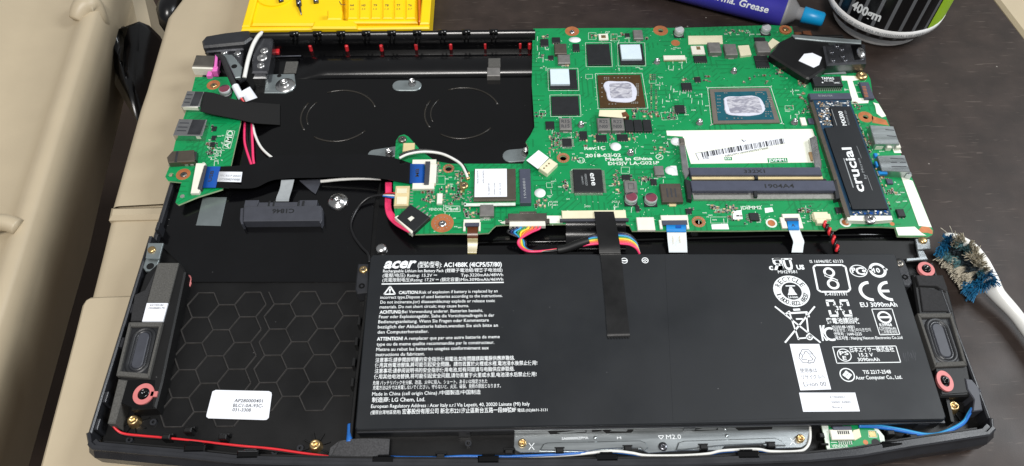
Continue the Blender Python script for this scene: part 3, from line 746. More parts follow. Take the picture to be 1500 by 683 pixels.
def comp(name, x0, y0, x1, y1, h, m='chip', ch=.18, parent=None, base=MBZ):
    b = MB(m); b.pbox(x0, y0, x1, y1, base+h, base-.02, ch); return b.build(name, parent or mb)
def cc(name, cx, cy, w, d, h, m='chip', ch=.18, parent=None, base=MBZ):
    return comp(name, cx-w/2, cy-d/2, cx+w/2, cy+d/2, h, m, ch, parent, base)
def pad_ring(px, py, r, hole_r, m='copper', teeth=0, parent=None, base=MBZ, sy=1.):
    x, y = U(px, py, base); b = MB(m); b.ring(x, y, hole_r, r, base+.05, base-.02, 28, 1, sy)
    if teeth:
        b.m = 'solder'
        for k in range(teeth):
            a = 2*math.pi*k/teeth; b.box(x+(r+hole_r)*.52*math.cos(a), y+(r+hole_r)*.52*sy*math.sin(a), .55, .55, base+.12, base, .05)
    return b.build('copper_pad', parent or mb)
def screw(px, py, r, z, m='silver', parent=None, z0=None, name='screw'):
    """pan-head screw with a cross slot, centred on photo point at its top height z"""
    x, y = U(px, py, z); b = MB(m)
    b.lathe(x, y, [(r, (z0 if z0 is not None else z-1.2)), (r, z-.55), (r*.8, z-.12), (r*.45, z), (r*.28, z), (r*.2, z-.4), (0, z-.4)], 18)
    b.m = 'dark_print'
    for k in range(2):
        a = .5+k*math.pi/2; c, s_ = math.cos(a)*r*.55, math.sin(a)*r*.55; b.line((x-c, y-s_), (x+c, y+s_), r*.2, z+.03, .3)
    return b.build(name, parent or mb)
def outline(b, pts, w=.18, z=SZ): b.pline(pts, w, z, True)
def grow(q, k):
    cx = sum(p[0] for p in q)/len(q); cy = sum(p[1] for p in q)/len(q)
    return [(cx+(x-cx)*k, cy+(y-cy)*k) for x, y in q]

silk = MB('silk')
# --- mounting pads, screws, studs
pad_ring(838, 46, 4.4, 1.2); screw(838, 46, 1.7, MBZ+.7)
pad_ring(967.7, 45, 4.6, 1.7); pad_ring(1150.6, 43.7, 3.9, 1.6, 'copper'); screw(1150.6, 42, 1.5, MBZ+1.2, 'gold')
x, y = U(1150.6, 43, MBZ+1); b = MB('copper'); b.ring(x, y, 2.2, 3.8, MBZ+1.0, MBZ, 24); b.build('raised_ring', mb)
pad_ring(825, 231.5, 3.5, 1.9, teeth=14); pad_ring(1023.4, 325, 3.5, 1.9, teeth=14); pad_ring(657, 247, 3.1, 1.9, teeth=12)
pad_ring(648, 327, 5.9, 1.5, teeth=14); screw(648, 327, 2.2, MBZ+.7)
pad_ring(1268, 171.5, 4.2, 1.6)
b = MB('copper'); b.ppoly([(1277, 170), (1298, 176), (1302, 184), (1278, 180)], MBZ+.05, MBZ-.02); b.build('copper_tail', mb)
b = MB('copper'); b.ppoly([(1344, 339), (1350, 332), (1360, 332), (1366, 338), (1366, 343), (1358, 341), (1352, 341)], MBZ+.06, MBZ-.02); b.build('copper_pad', mb)
b = MB('black'); b.pcyl(1340, 336, 1.0, MBZ+.06, MBZ, .02, 14); b.build('locating_hole', mb)
for px, py in ((1130, 327), (1238.5, 326)):
    x, y = U(px, py, MBZ); b = MB('silk'); b.ring(x, y, 2.0, 2.9, MBZ+.05, MBZ-.02); b.m = 'copper'; b.cyl(x, y, 1.95, MBZ+.06, MBZ-.02, .02); b.build('test_pad', mb)
for px, py, r in ((989.5, 63, 2.7), (1307, 328, 1.2)):
    b = MB('copper'); b.pcyl(px, py, r, MBZ+.05, MBZ-.02, .02); b.build('test_pad', mb)
for px, py in ((963, 88), (1076, 102), (1025.5, 177), (1165, 176.5), (851.4, 180.5), (924, 221.5)):
    x, y = U(px, py, MBZ+2); b = MB('silver'); b.lathe(x, y, [(2.1, MBZ), (2.0, MBZ+.5), (1.5, MBZ+.7), (1.5, MBZ+2.2), (1.2, MBZ+2.5), (.7, MBZ+2.5), (.6, MBZ+1.6), (0, MBZ+1.6)], 16); b.build('heatsink_stud', mb)
x, y = U(1263, 110, MBZ+1.5); b = MB('gold'); b.lathe(x, y, [(3.4, MBZ), (3.3, MBZ+1.2), (2.4, MBZ+1.8), (1, MBZ+2), (.8, MBZ+1.4), (0, MBZ+1.4)], 18); b.build('screw', mb)
# white paper dots
for px, py, r, sx in ((842, 58.5, 2.5, 1.5), (902, 215, 3.0, 1), (791, 283, 3.0, 1), (990, 207.5, 2.9, 1), (982, 250, 2.9, 1)):
    x, y = U(px, py, MBZ); b = MB('white_print'); b.lathe(x, y, [(r, MBZ), (r, MBZ+.06), (0, MBZ+.07)], 22, sx=sx); b.build('white_dot', mb)
b = MB('white_print'); b.pbox(983, 243, 992, 257, MBZ+.055, MBZ, 0); b.build('white_dot', mb)

# --- graphics memory
vr = [((860, 64.5, 894, 95), None), ((907, 64.5, 943, 94), (909.5, 65, 939, 86)), ((805, 102, 845, 130), (806, 101, 834, 123)), ((808, 141, 848, 168), None)]
for (x0, y0, x1, y1), pad in vr:
    c = comp('memory_chip', x0, y0, x1, y1, 1.0, 'chip', .12)
    outline(silk, grow([(x0-1.5, y0-1), (x1+.5, y0-1), (x1+2, y1+2), (x0-.5, y1+2)], 1.05), .22)
    if pad: comp('thermal_pad', *pad, 1.6, 'thermal_pad', .25, c, MBZ+1.0)
# --- graphics processor
gq = [(875, 110), (938, 109.5), (946, 156.5), (879, 157.5)]
b = MB('gpu_brown'); b.ppoly(gq, MBZ+1.0, MBZ, .1); g = b.build('graphics_chip', mb); outline(silk, grow(gq, 1.09), .25)
def paste(parent, cx, cy, w, d, base, rot=0, seedv=1, core=.72):
    rn = random.Random(seedv); x, y = U(cx, cy, base+.5); q0 = rc(cx-w/2, cy-d/2, cx+w/2, cy+d/2, base+.5); W_, D_ = q0[2]/2, q0[3]/2
    pts = []; w_ = [rn.uniform(-1, 1) for _ in range(8)]
    for k in range(40):
        a = 2*math.pi*k/40; ca, sa = math.cos(a), math.sin(a); s = (abs(ca)**4+abs(sa)**4)**(-1/4); j = 1+.05*w_[0]*math.sin(2*a+w_[1]*3)+.045*w_[2]*math.sin(3*a+w_[3]*3)+.03*w_[4]*math.sin(5*a+w_[5]*3)+rn.uniform(-.02, .02)
        pts.append((x+W_*s*ca*j, y+D_*s*sa*j))
    b = MB('paste_smooth'); b.poly(pts, base+.55, base, .35); p = b.build('thermal_paste', parent)
    cp = []
    for k in range(32):
        a = 2*math.pi*k/32; ca, sa = math.cos(a), math.sin(a); s = (abs(ca)**9+abs(sa)**9)**(-1/9); j = rn.uniform(.97, 1.02); cp.append((x+W_*core*s*ca*j+.2, y+D_*core*s*sa*j+.25))
    b = MB('paste'); b.poly(cp, base+.62, base+.3, .06); b.build('pressed_paste', p if parent is mb else parent)
paste(g, 909, 133.5, 45, 31, MBZ+1.0, seedv=2)
b = MB('solder')
rn = random.Random(11)
def smds(b, quad, n, z, rn, w=.9, d=.5, h=.3, mats=('solder', 'ivory')):
    for _ in range(n):
        u, v = rn.random(), rn.random()
        X = quad[0][0]+(quad[1][0]-quad[0][0])*u; Y = quad[0][1]+(quad[3][1]-quad[0][1])*v
        X += (quad[3][0]-quad[0][0])*v
        x, y = U(X, Y, z); r = rn.choice((0, math.pi/2))
        b.m = mats[1]; b.box(x, y, w*.55, d, z+h, z, .04, r); b.m = mats[0]
        for s in (-1, 1): b.box(x+s*w*.39*math.cos(r), y+s*w*.39*math.sin(r), w*.24, d*1.02, z+h*1.05, z, 0, r)
for x0, y0, x1, y1, nx, ny in ((880, 119, 883.5, 145, 1, 4), (884, 112.5, 893, 117, 3, 2), (897, 113, 925, 115, 5, 1), (931, 122, 936, 141, 2, 9), (924, 149, 935, 152, 4, 2), (890, 152, 904, 153, 3, 1)):
    for i in range(nx):
        for j in range(ny):
            X = x0+(x1-x0)*(i+.5)/nx; Y = y0+(y1-y0)*(j+.5)/ny; xw, yw = U(X, Y, MBZ+1.2); b.box(xw, yw, .75, .45, MBZ+1.3, MBZ+.95, .04)
b.build('chip_capacitors', g, kind='stuff')
# --- processor
cq = [(1039.4, 130), (1126.6, 128.5), (1143, 179.5), (1045, 181)]
b = MB('frame_taupe'); b.ppoly(cq, MBZ+1.1, MBZ, .15); c = b.build('processor', mb)
b = MB('teal'); b.ppoly([(1046.6, 135), (1122.5, 133.5), (1134.5, 175), (1051.8, 176.6)], MBZ+1.25, MBZ+.9, .05); b.build('substrate', c)
b = MB('solder'); rn = random.Random(5)
for (x0, y0, x1, y1, nx, ny) in ((1050, 138, 1056, 172, 2, 7), (1060, 135.5, 1072, 137, 4, 1), (1106, 134.5, 1120, 139, 5, 2), (1121, 142, 1131, 158, 4, 6), (1120, 162, 1131, 172, 3, 3), (1062, 172, 1100, 174.5, 7, 1)):
    for i in range(nx):
        for j in range(ny):
            if rn.random() < .25: continue
            X = x0+(x1-x0)*(i+.5)/nx; Y = y0+(y1-y0)*(j+.5)/ny; xw, yw = U(X, Y, MBZ+1.4); b.box(xw, yw, .85, .5, MBZ+1.5, MBZ+1.2, .04)
b.build('chip_capacitors', c, kind='stuff')
paste(c, 1090, 154.5, 58, 29, MBZ+1.25, seedv=4, core=.84)
outline(silk, grow(cq, 1.06), .3)
for (ax, ay), (bx_, by_) in zip(grow(cq, 1.1), grow(cq, 1.02)): silk.pline([(ax, ay), (bx_, by_)], .4, SZ)
# --- white strips, foam and tape on the board
for nm, q, h, m in (('foam_strip', [(1008, 52.5), (1058, 52), (1059, 64), (1008.5, 65)], .5, 'cream'),
                    ('cream_pad', [(1081, 67), (1097, 66), (1101, 80), (1085, 82)], 1.6, 'cream'), ('cream_pad', [(1124, 64), (1132, 56), (1142, 62), (1130, 72)], 2.2, 'cream'),
                    ('cream_tape', [(878, 161), (916, 161), (917, 173), (877, 170)], 3.2, 'cream')):
    b = MB(m); b.ppoly(q, MBZ+h, MBZ-.01 if nm != 'cream_tape' else MBZ+h-.3, .1); b.build(nm, mb)
b = MB('copper_dark'); b.ppoly([(910, 165), (917, 163), (922, 170), (912, 172)], MBZ+3.3, MBZ, .2); b.build('tape_end', mb)
b = MB('white_sheet'); b.ppoly([(1232, 111), (1258, 111.5), (1258, 117), (1249, 118.5), (1257.5, 143.5), (1273, 144.5), (1272, 151), (1247.5, 152), (1248, 147), (1241, 118), (1233.5, 118)], MBZ+.2, MBZ, .05); b.build('white_foam_frame', mb)
b = MB('white_sheet'); b.ppoly([(1279, 150), (1287, 152), (1298, 170), (1292, 172), (1284, 166), (1282, 155)], MBZ+.25, MBZ, .05); b.build('white_edge_strip', mb)
b = MB('white_sheet'); b.ppoly([(1320, 259), (1337, 265), (1365, 333), (1346, 331)], MBZ+.2, MBZ, .05); b.build('white_edge_strip', mb)
b = MB('white_sheet'); b.ppoly([(1312, 333), (1340, 332), (1350, 341), (1357, 345), (1316, 345)], MBZ+.2, MBZ, .05); b.build('white_edge_strip', mb)
b = MB('white_sheet'); b.ppoly([(1306, 214), (1316, 213), (1321, 224), (1310, 224)], MBZ+.2, MBZ, .05); b.build('white_edge_strip', mb)
b = MB('white_sheet'); b.ppoly([(799, 316), (822, 316), (824, 327), (740, 328), (732, 326), (745, 322)], MBZ+.15, MBZ, .03); b.build('white_edge_strip', mb)
for q in ([(1042, 329), (1066, 328), (1068, 336), (1043, 336)], [(1026+47, 309), (1086, 308), (1088, 321), (1074, 322)], [(1120, 305), (1131, 304), (1133, 310), (1121, 312)]):
    b = MB('white_print'); b.ppoly(q, MBZ+.06, MBZ-.01); b.build('white_block', mb)
# --- inductors, capacitors, power chips
for a in ((821, 71, 18, 15, 2.6, 'inductor_dark'), (826, 86, 18, 13, 2.2, 'inductor'), (934.8, 50, 14, 13, 2.2, 'inductor'), (1047, 69, 18, 15, 3.4, 'inductor'), (1070.6, 72, 18, 16, 3.4, 'inductor'), (1117.6, 68, 19, 16, 3.4, 'inductor'),
          (828.5, 181, 18, 17, 2.6, 'inductor'), (884.5, 181.5, 19, 18, 3, 'inductor'), (905, 181.5, 18.5, 18, 3, 'inductor'), (924, 273, 19, 17, 2.8, 'inductor'), (965.4, 249, 14, 13, 2.2, 'inductor'), (983.5, 282, 31, 27, 2.6, 'inductor_dark'), (713, 307.5, 21, 17, 2.4, 'inductor')):
    o = cc('inductor', *a, ch=.45)
    if a[2] > 17 and a[4] < 3.2 and a[0] > 826:
        t = MB('dark_print'); z = MBZ+a[4]+.03
        if a[0] < 984 and a[0] > 975:
            for k in range(3):
                t.pline([(a[0]-7+k*6, a[1]-6), (a[0]-5+k*6, a[1]+7)], .8, z)
        elif a[0] == 924: outline(t, grow([(919, 268), (929, 268), (930, 278), (920, 278)], .8), .25, z)
        else:
            s1, s2 = {828.5: ('R15', 'R15'), 884.5: ('R22', 'N00'), 905: ('R22', 'N00'), 713: ('NA10', '4R7')}.get(a[0], ('R15', ''))
            t.text(s1, (a[0]-6, a[1]-1), (a[0]+6, a[1]-1), 4.5, z, bold=.01)
            if s2: t.text(s2, (a[0]-6, a[1]+6), (a[0]+6, a[1]+6), 4.5, z, bold=.01)
        t.build('marking', o)
    # tinned feet
    f = MB('solder'); x, y, w, d = rc(a[0]-a[2]/2, a[1]-a[3]/2, a[0]+a[2]/2, a[1]+a[3]/2, MBZ+a[4]); f.box(x, y-d*.5-.15, w*.45, .7, MBZ+.35, MBZ, .1); f.build('solder_foot', o)
b = MB('ivory'); b.pbox(980, 296, 990, 302, MBZ+.6, MBZ, .1); b.build('solder_foot', mb)
def ecap(px, py, r, h, top='alu_matte', parent=None, base=MBZ):
    z = base+h; x, y = U(px, py, z); b = MB('alu_matte'); b.lathe(x, y, [(r, base+.8), (r, base+1.2), (r*.93, base+1.5), (r, base+1.8), (r, z-.4), (r*.9, z)], 22); p = b.build('capacitor', parent or mb)
    b = MB(top); b.cyl(x, y, r*.9, z+.03, z-.2, .05, 22)
    b.m = 'dark_print'
    b.poly([(x+r*.86*math.cos(a), y+r*.86*math.sin(a)) for a in [math.radians(d) for d in range(60, 161, 10)]], z+.06, z)
    b.build('top_face', p if not parent or parent is usb_root else p)
    b = MB('chip'); b.box(x, y, r*2.1, r*2.1, base+.85, base, .2); b.build('base', p)
usb_root = None
ecap(995.7, 42.5, 2.9, 4.6); ecap(1123.3, 39.5, 2.9, 4.6); ecap(925, 288, 3.3, 4.2, 'maroon'); ecap(954, 289, 3.3, 4.2, 'maroon')
for a in ((797.5, 62, 12, 10, .9), (814.6, 58.5, 12, 8, .9), (844, 69, 10, 10, 1.2), (807, 84, 8, 6, .8), (919, 51, 7, 5, .7), (1115, 85.5, 20, 8, 1.0), (1117, 94, 20, 8, 1.0), (1026, 86, 19, 9, 1.0), (1113, 57.5, 16, 6, .8),
          (805.6, 183, 13, 11, .9), (854.6, 198, 11, 12, 1.0), (880.8, 202, 16, 9, .9), (912, 201, 16, 9, .9), (921.5, 183.5, 12.5, 17, 1.6), (934.8, 183.5, 12.5, 17, 1.6), (948.3, 183.5, 12.5, 17, 1.6),
          (917, 259.5, 12, 8, .9), (957.5, 266, 9, 8, .9), (934, 305.5, 6, 7, .8), (1320, 311.5, 11, 11, 1.6), (1009, 309, 9, 7, .8), (1022, 116, 9, 7, .8), (812, 176.5 - 1, 1, 1, .1), (1228, 307.5, 8, 8, .9), (1222, 102 + 60, 1, 1, .1)):
    if a[2] < 2: continue
    o = cc('power_chip', *a)
    f = MB('solder'); x, y, w, d = rc(a[0]-a[2]/2, a[1]-a[3]/2, a[0]+a[2]/2, a[1]+a[3]/2, MBZ+a[4]); n = max(2, int(w/1.3))
    for k in range(n):
        for s in (-1, 1): f.box(x-w/2+w*(k+.5)/n, y+s*(d/2+.2), w/n*.45, .6, MBZ+.22, MBZ, .04)
    f.build('leads', o)
def so8(px, py, w, d, n=4, h=1.4, sides='tb', name='logic_chip', m='chip', txt=None):
    o = cc(name, px, py, w, d, h, m, .2); x, y, ww, dd = rc(px-w/2, py-d/2, px+w/2, py+d/2, MBZ+h); f = MB('solder')
    for k in range(n):
        if 't' in sides:
            for s in (-1, 1): f.box(x-ww/2+ww*(k+.5)/n, y+s*(dd/2+.55), ww/n*.5, 1.3, MBZ+.3, MBZ, .08); f.box(x-ww/2+ww*(k+.5)/n, y+s*(dd/2+.12), ww/n*.5, .3, MBZ+h*.55, MBZ, .05)
        if 'l' in sides:
            for s in (-1, 1): f.box(x+s*(ww/2+.55), y-dd/2+dd*(k+.5)/n, 1.3, dd/n*.5, MBZ+.3, MBZ, .08)
    f.build('leads', o); return o
so8(1006, 126, 15, 10); so8(996, 159, 14, 11, sides='l'); so8(1105, 317, 14, 11, sides='l')
so8(830.5, 208.5, 14, 11.5, 7, .8, 'tl', 'controller_chip'); so8(1212, 119, 42, 14, 14, 3.2, 't', 'network_transformer')
t = MB('white_print'); z = MBZ+3.2+.03; t.text('TAIMAG', (1204, 116.5), (1222, 116.5), 3.2, z, bold=.02); t.text('HI-182', (1208, 119.6), (1221, 119.6), 2.2, z); t.text('1848C', (1222, 122.5), (1231, 122.5), 2.2, z); x, y = U(1205, 121, z); t.lathe(x, y, [(.5, z), (0, z)], 10); t.build('transformer_marking', mb)
# embedded controller
b = MB('chip'); b.ppoly([(839, 248), (881, 248), (884, 281), (841.5, 281)], MBZ+1.4, MBZ+.2, .3); ec = b.build('controller_chip', mb)
x, y, w, d = rc(840, 248, 883, 281, MBZ+1.4); b = MB('solder')
for k in range(26):
    for s in (-1, 1):
        b.box(x-w/2+w*(k+.5)/26*.96+.2, y+s*(d/2+.75), .24, 1.5, MBZ+.3, MBZ); b.box(x-w/2+w*(k+.5)/26*.96+.2, y+s*(d/2+.15), .24, .4, MBZ+.8, MBZ)
        b.box(x+s*(w/2+.75), y-d/2+d*(k+.5)/26, 1.5, .24, MBZ+.3, MBZ); b.box(x+s*(w/2+.15), y-d/2+d*(k+.5)/26, .4, .24, MBZ+.8, MBZ)
b.build('leads', ec)
t = MB('white_print'); z = MBZ+1.43; t.text('ene', (864, 253.5), (867, 272), 0, z, top=(872, 253.5), bold=.01)
t.m = 'grey_print'; t.text('KB9022QD', (856, 255), (858, 272), 0, z, top=(859, 255)); t.text('1846A21', (851, 258), (853, 270), 0, z, top=(853.5, 258)); t.build('marking', ec)
# --- connectors
def socket_row(name, x0, y0, x1, y1, h, m, pin_n=0, pin_m='gold', parent=None, pside='tb'):
    o = comp(name, x0, y0, x1, y1, h, m, .2, parent)
    if pin_n:
        x, y, w, d = rc(x0, y0, x1, y1, MBZ+h); f = MB(pin_m)
        for k in range(pin_n):
            if 't' in pside: f.box(x-w/2+w*(k+.5)/pin_n, y+d/2+.45, w/pin_n*.45, 1.0, MBZ+.4, MBZ, .05)
            if 'b' in pside: f.box(x-w/2+w*(k+.5)/pin_n, y-d/2-.45, w/pin_n*.45, 1.0, MBZ+.4, MBZ, .05)
        f.build('pins', o)
    return o
socket_row('board_connector', 972, 81, 1004, 87, 1.2, 'white_plastic', 15)
o = comp('keyboard_connector', 823, 308, 917, 319.5, 1.6, 'cream', .25); f = MB('solder'); x, y, w, d = rc(823, 308, 917, 319.5, MBZ+1.6)
for k in range(30): f.box(x-w/2+w*(k+.5)/30, y+d/2+.4, .45, .9, MBZ+.35, MBZ, .05)
f.build('pins', o)
b = MB('chip_grey'); b.pbox(820, 319.6, 921, 323.5, MBZ+1.8, MBZ+.2, .3); b.build('latch_bar', o)
o = comp('battery_socket', 744, 312, 801, 323.5, 2.4, 'dull_metal', .4); b = MB('dull_metal'); b.pbox(761, 309.5, 786, 313, MBZ+2.4, MBZ+.4, .2); b.pbox(740, 320, 746, 326, MBZ+2, MBZ, .2); b.pbox(799, 320, 805, 326, MBZ+2, MBZ, .2); b.build('socket_shell', o)
def fpc(name, x0, y0, x1, y1, bar, parent=None, h=1.5):
    o = comp(name, x0, y0, x1, y1, h, 'white_plastic', .25, parent); f = MB('solder'); x, y, w, d = rc(x0, y0, x1, y1, MBZ+h); n = max(6, int(w/.9))
    for k in range(n): f.box(x-w/2+w*(k+.5)/n, y+d/2+.35, .4, .8, MBZ+.3, MBZ, .05)
    f.build('pins', o); b = MB('slot'); b.pbox(*bar, MBZ+h+.2, MBZ+.3, .25); b.build('latch_bar', o); return o
o = fpc('ribbon_connector', 968, 315, 1008, 322.5, (970, 322.5, 1007, 329)); b = MB('white_plastic'); b.pbox(966, 322, 970, 335, MBZ+1.2, MBZ, .2); b.pbox(1005, 322, 1009, 335, MBZ+1.2, MBZ, .2); b.build('side_wing', o)
o = fpc('ribbon_connector', 1146, 313, 1172, 319, (1150, 319, 1170, 323.5)); b = MB('white_plastic'); b.pbox(1144, 318, 1152, 334, MBZ+1.2, MBZ, .2); b.pbox(1169, 318, 1175, 334, MBZ+1.2, MBZ, .2); b.build('side_wing', o)
o = fpc('ribbon_connector', 679, 321, 703, 326, (681, 326, 702, 331)); b = MB('white_plastic'); b.pbox(678.5, 325, 682, 338, MBZ+1.2, MBZ, .2); b.pbox(701, 325, 704, 338, MBZ+1.2, MBZ, .2); b.build('side_wing', o)
o = comp('white_header', 933, 318, 959, 337, 1.6, 'white_plastic', .3); f = MB('solder'); x, y, w, d = rc(933, 318, 959, 337, MBZ+1.6)
for k in range(4): f.box(x-w*.3+w*.2*k, y+d/2+.5, .5, 1.1, MBZ+.4, MBZ, .05)
f.build('pins', o)
o = comp('coin_cell_socket', 1192, 310, 1214, 321, 2.6, 'cream', .4); b = MB('cream'); b.pbox(1196, 320, 1211, 327, MBZ+2.2, MBZ, .3); b.pbox(1190, 313, 1194, 321, MBZ+1.6, MBZ, .2); b.pbox(1212, 313, 1217, 321, MBZ+1.6, MBZ, .2); b.build('plug_nose', o)
o = comp('wire_header', 578, 272, 599, 301, 2.8, 'ivory', .4); b = MB('cream'); b.pbox(581, 276, 596, 283, MBZ+3.1, MBZ+2.6, .1); b.pbox(581, 288, 596, 299, MBZ+3.1, MBZ+2.6, .1); b.build('header_ridge', o)
f = MB('solder')
for k in range(6): x, y = U(602.5, 277+k*4.4, MBZ+.3); f.box(x, y, 1.8, .5, MBZ+.35, MBZ, .05)
f.build('pins', o)
o = comp('wire_header', 590, 209, 607, 221, 2.4, 'ivory', .4)
screw(589, 203, 2.4, MBZ+1.6, 'dull_metal', z0=MBZ)
o = comp('white_component', 640, 283, 648, 298, 1.6, 'white_plastic', .25); f = MB('solder')
for k in range(4): x, y = U(651, 285.5+k*3.3, MBZ+.3); f.box(x, y, 1.2, .45, MBZ+.3, MBZ, .04)
f.build('pins', o)
o = comp('white_component', 877, 49.5, 891, 58, 1.2, 'white_plastic', .2); b = MB('gold'); b.pbox(880.5, 51.5, 887.5, 56, MBZ+1.25, MBZ+.6, .1); b.build('component_core', o)
o = comp('white_component', 1013, 67, 1032, 79, 1.2, 'white_plastic', .2); b = MB('gold'); b.pbox(1020, 68, 1026, 73, MBZ+1.25, MBZ+.6, .1); b.build('component_core', o)
o = comp('white_component', 1173, 172, 1181, 183, 1.0, 'white_plastic', .15)
o = comp('blue_component', 1184, 173, 1192, 181, 1.2, 'slot', .15); o = comp('blue_component', 1299, 262, 1308, 269, 1.2, 'slot', .15)
# small cream plug with a white paper flag, set askew
b = MB('cream'); b.ppoly([(789, 246), (805, 231.5), (817, 239.5), (801.5, 254.5)], MBZ+3, MBZ, .3); o = b.build('fan_socket', mb)
b = MB('white_label'); b.ppoly([(771, 235), (789, 220), (804, 231), (788, 247.5)], MBZ+3.6, MBZ+3.3); b.build('paper_flag', o)
f = MB('gold')
for k in range(3): x, y = U(797+k*3.6, 246.5-k*3.4, MBZ+3.1); f.box(x, y, .9, .9, MBZ+3.15, MBZ+2.8, .05)
f.build('contacts', o)
# black slide-lock connector, turned
b = MB('chip'); b.ppoly([(601, 299), (630, 318), (606, 340), (580, 319)], MBZ+3, MBZ, .4); o = b.build('lock_connector', mb)
b = MB('white_plastic'); b.ppoly([(577.5, 318), (583, 315), (608, 335), (603, 342)], MBZ+2.8, MBZ-.4, .3); b.ppoly([(597, 320), (603, 316), (607, 319), (601, 324)], MBZ+3.4, MBZ+2.6, .2); b.build('lock_slide', o)
f = MB('solder')
for k in range(5): x, y = U(612+k*4.3, 303+k*3.4, MBZ+.4); f.box(x, y, 2.2, .7, MBZ+.5, MBZ, .08, .75)
f.build('pins', o)
# ribbon connector of the big black ribbon
b = MB('white_plastic'); b.pbox(604, 233.5, 639, 240, MBZ+1.6, MBZ, .2); b.pbox(604, 268, 636, 276.5, MBZ+1.6, MBZ, .2); b.pbox(629, 240, 639, 268, MBZ+2.0, MBZ, .25); o = b.build('ribbon_connector', mb)
b = MB('chip_grey'); b.pbox(622, 236, 629, 269.5, MBZ+2.6, MBZ+.2, .3); b.build('latch_bar', o)
f = MB('solder')
for k in range(22): x, y = U(640.6, 240+k*1.3, MBZ+.3); f.box(x, y, .9, .22, MBZ+.3, MBZ)
f.build('pins', o)
# side ports on the right
def port(name, q, h, parent, base, m='silver', slots=(), z=None, drop=0):
    b = MB(m); b.ppoly(q, base+h, base-drop, .3); o = b.build(name, parent)
    if slots:
        s = MB('dark_print')
        for a, c in slots: s.pline([a, c], .55, base+h+.03)
        s.build('shell_slot', o)
    return o
o = port('hdmi_port', [(1274, 183), (1309, 185), (1318, 211), (1282, 211)], 4.6, mb, MBZ, 'steel', (((1297, 190), (1310, 191)), ((1299, 199), (1313, 200))))
b = MB('white_plastic'); b.pbox(1283, 209.5, 1294, 214, MBZ+3, MBZ, .4); b.pbox(1299, 209.5, 1306, 216, MBZ+3, MBZ, .4); b.pbox(1312, 208, 1319, 216, MBZ+3, MBZ, .4); b.build('shell_foot', o)
o = port('usb_port', [(1285, 228), (1325, 227), (1334, 252), (1292, 250)], 5.2, mb, MBZ, 'steel', (((1304, 232), (1325, 233)), ((1305, 238), (1314, 238)), ((1306, 244), (1328, 244)), ((1318, 238), (1327, 238))))
b = MB('steel'); b.ppoly([(1327, 249), (1335, 252), (1336, 257), (1328, 255)], MBZ+3.8, MBZ-1, .2); b.build('shell_lip', o)
b = MB('blue_bright'); b.pbox(1281, 224, 1286, 229, MBZ+4.8, MBZ+3, .3); b.pbox(1287, 250, 1300, 254.5, MBZ+4, MBZ+2.4, .3); b.pbox(1283, 236, 1286, 243, MBZ+4.8, MBZ+3, .3); b.build('blue_residue', o)
o = comp('edge_connector', 1263, 120, 1277, 144, 2, 'slot', .3); f = MB('copper')
for k in range(8): x, y = U(1265.5+k*.55, 127+k*2.1, MBZ+2.1); f.box(x, y, 2.2, .5, MBZ+2.15, MBZ+1.6, .05)
f.build('contacts', o)
# --- memory slots and the white insulating sheet between them
b = MB('white_sheet'); b.ppoly([(976, 191.5), (1190, 189), (1197, 210), (1190, 238), (1012, 240), (1000, 200), (977, 198.5)], MBZ+.25, MBZ, .03); sh = b.build('insulating_sheet', mb)
b = MB('pcb'); b.ppoly([(1124, 232), (1153, 231.5), (1154, 238), (1125, 238.5)], MBZ+.28, MBZ+.2); b.ppoly([(1061, 230), (1072, 230), (1072.5, 235), (1061.5, 235)], MBZ+.28, MBZ+.2); b.build('sheet_window', sh)
for a_ in (('JDIMM1', (1126, 237), (1152, 236.6), 4.2), ('R99', (1062.5, 234), (1071, 234), 3.2)):
    t = MB('white_print'); t.text(*a_, MBZ+.3, bold=.02); t.build('lettering', sh)
b = MB('white_label'); b.ppoly([(1019, 224.5), (1080, 214), (1072, 213), (1103, 197), (1106, 201), (1150, 203), (1152, 209), (1025, 236.5)], MBZ+.36, MBZ+.25); bl = b.build('barcode_sticker', sh)
t = MB('dark_print'); rn = random.Random(9); u = 0
while u < 1:
    w = rn.choice((.35, .35, .7, 1.0)); X, Y = 1028+119*u, 226.5-20.3*u; t.pline([(X, Y-3.6), (X+2, Y+4.2)], w*.8, MBZ+.38); u += (w+rn.choice((.4, .5, .9)))*.0145
t.text('NBQ3M1100293907E3T3000', (1063, 229.5), (1126, 218), 2.4, MBZ+.38); t.text('MB', (1031, 234), (1039, 232.5), 3, MBZ+.38); t.text('L', (1089, 208), (1093, 206), 3.5, MBZ+.38, bold=.02)
t.pline([(1019, 224.8), (1027, 223.4)], .25, MBZ+.38); t.pline([(1019, 224.8), (1024, 235)], .25, MBZ+.38); t.build('barcode', bl) if False else t.build('barcode', sh)
def dimm(y0, y1, x0, x1, h, edge):
    b = MB('slot'); b.ppoly([(x0, y0), (x1, y0-.3), (x1+4, y1), (x0+3, y1)], MBZ+h, MBZ, .35); o = b.build('memory_slot', mb); return o
s1 = dimm(245, 256, 1009, 1201, 4.0, 0); s2 = dimm(264.5, 279, 1011, 1221, 4.0, 0)
b = MB('ivory'); b.ppoly([(1013, 257.5), (1204, 256.5), (1206, 262), (1014, 262.5)], MBZ+2.2, MBZ, .15); b.build('contact_ledge', s1)
b = MB('chip'); b.ppoly([(1013, 262.8), (1210, 262), (1211, 265.5), (1013, 266)], MBZ+1.4, MBZ); b.build('slot_gap', s1)
b = MB('solder'); b.ppoly([(1014, 281), (1222, 280), (1224, 291), (1016, 292)], MBZ+1.6, MBZ, .1); b.build('contact_ledge', s2)
b = MB('chip'); P0, P1 = Vector(U(1016, 283.5, MBZ+1.7)), Vector(U(1221, 282.5, MBZ+1.7))
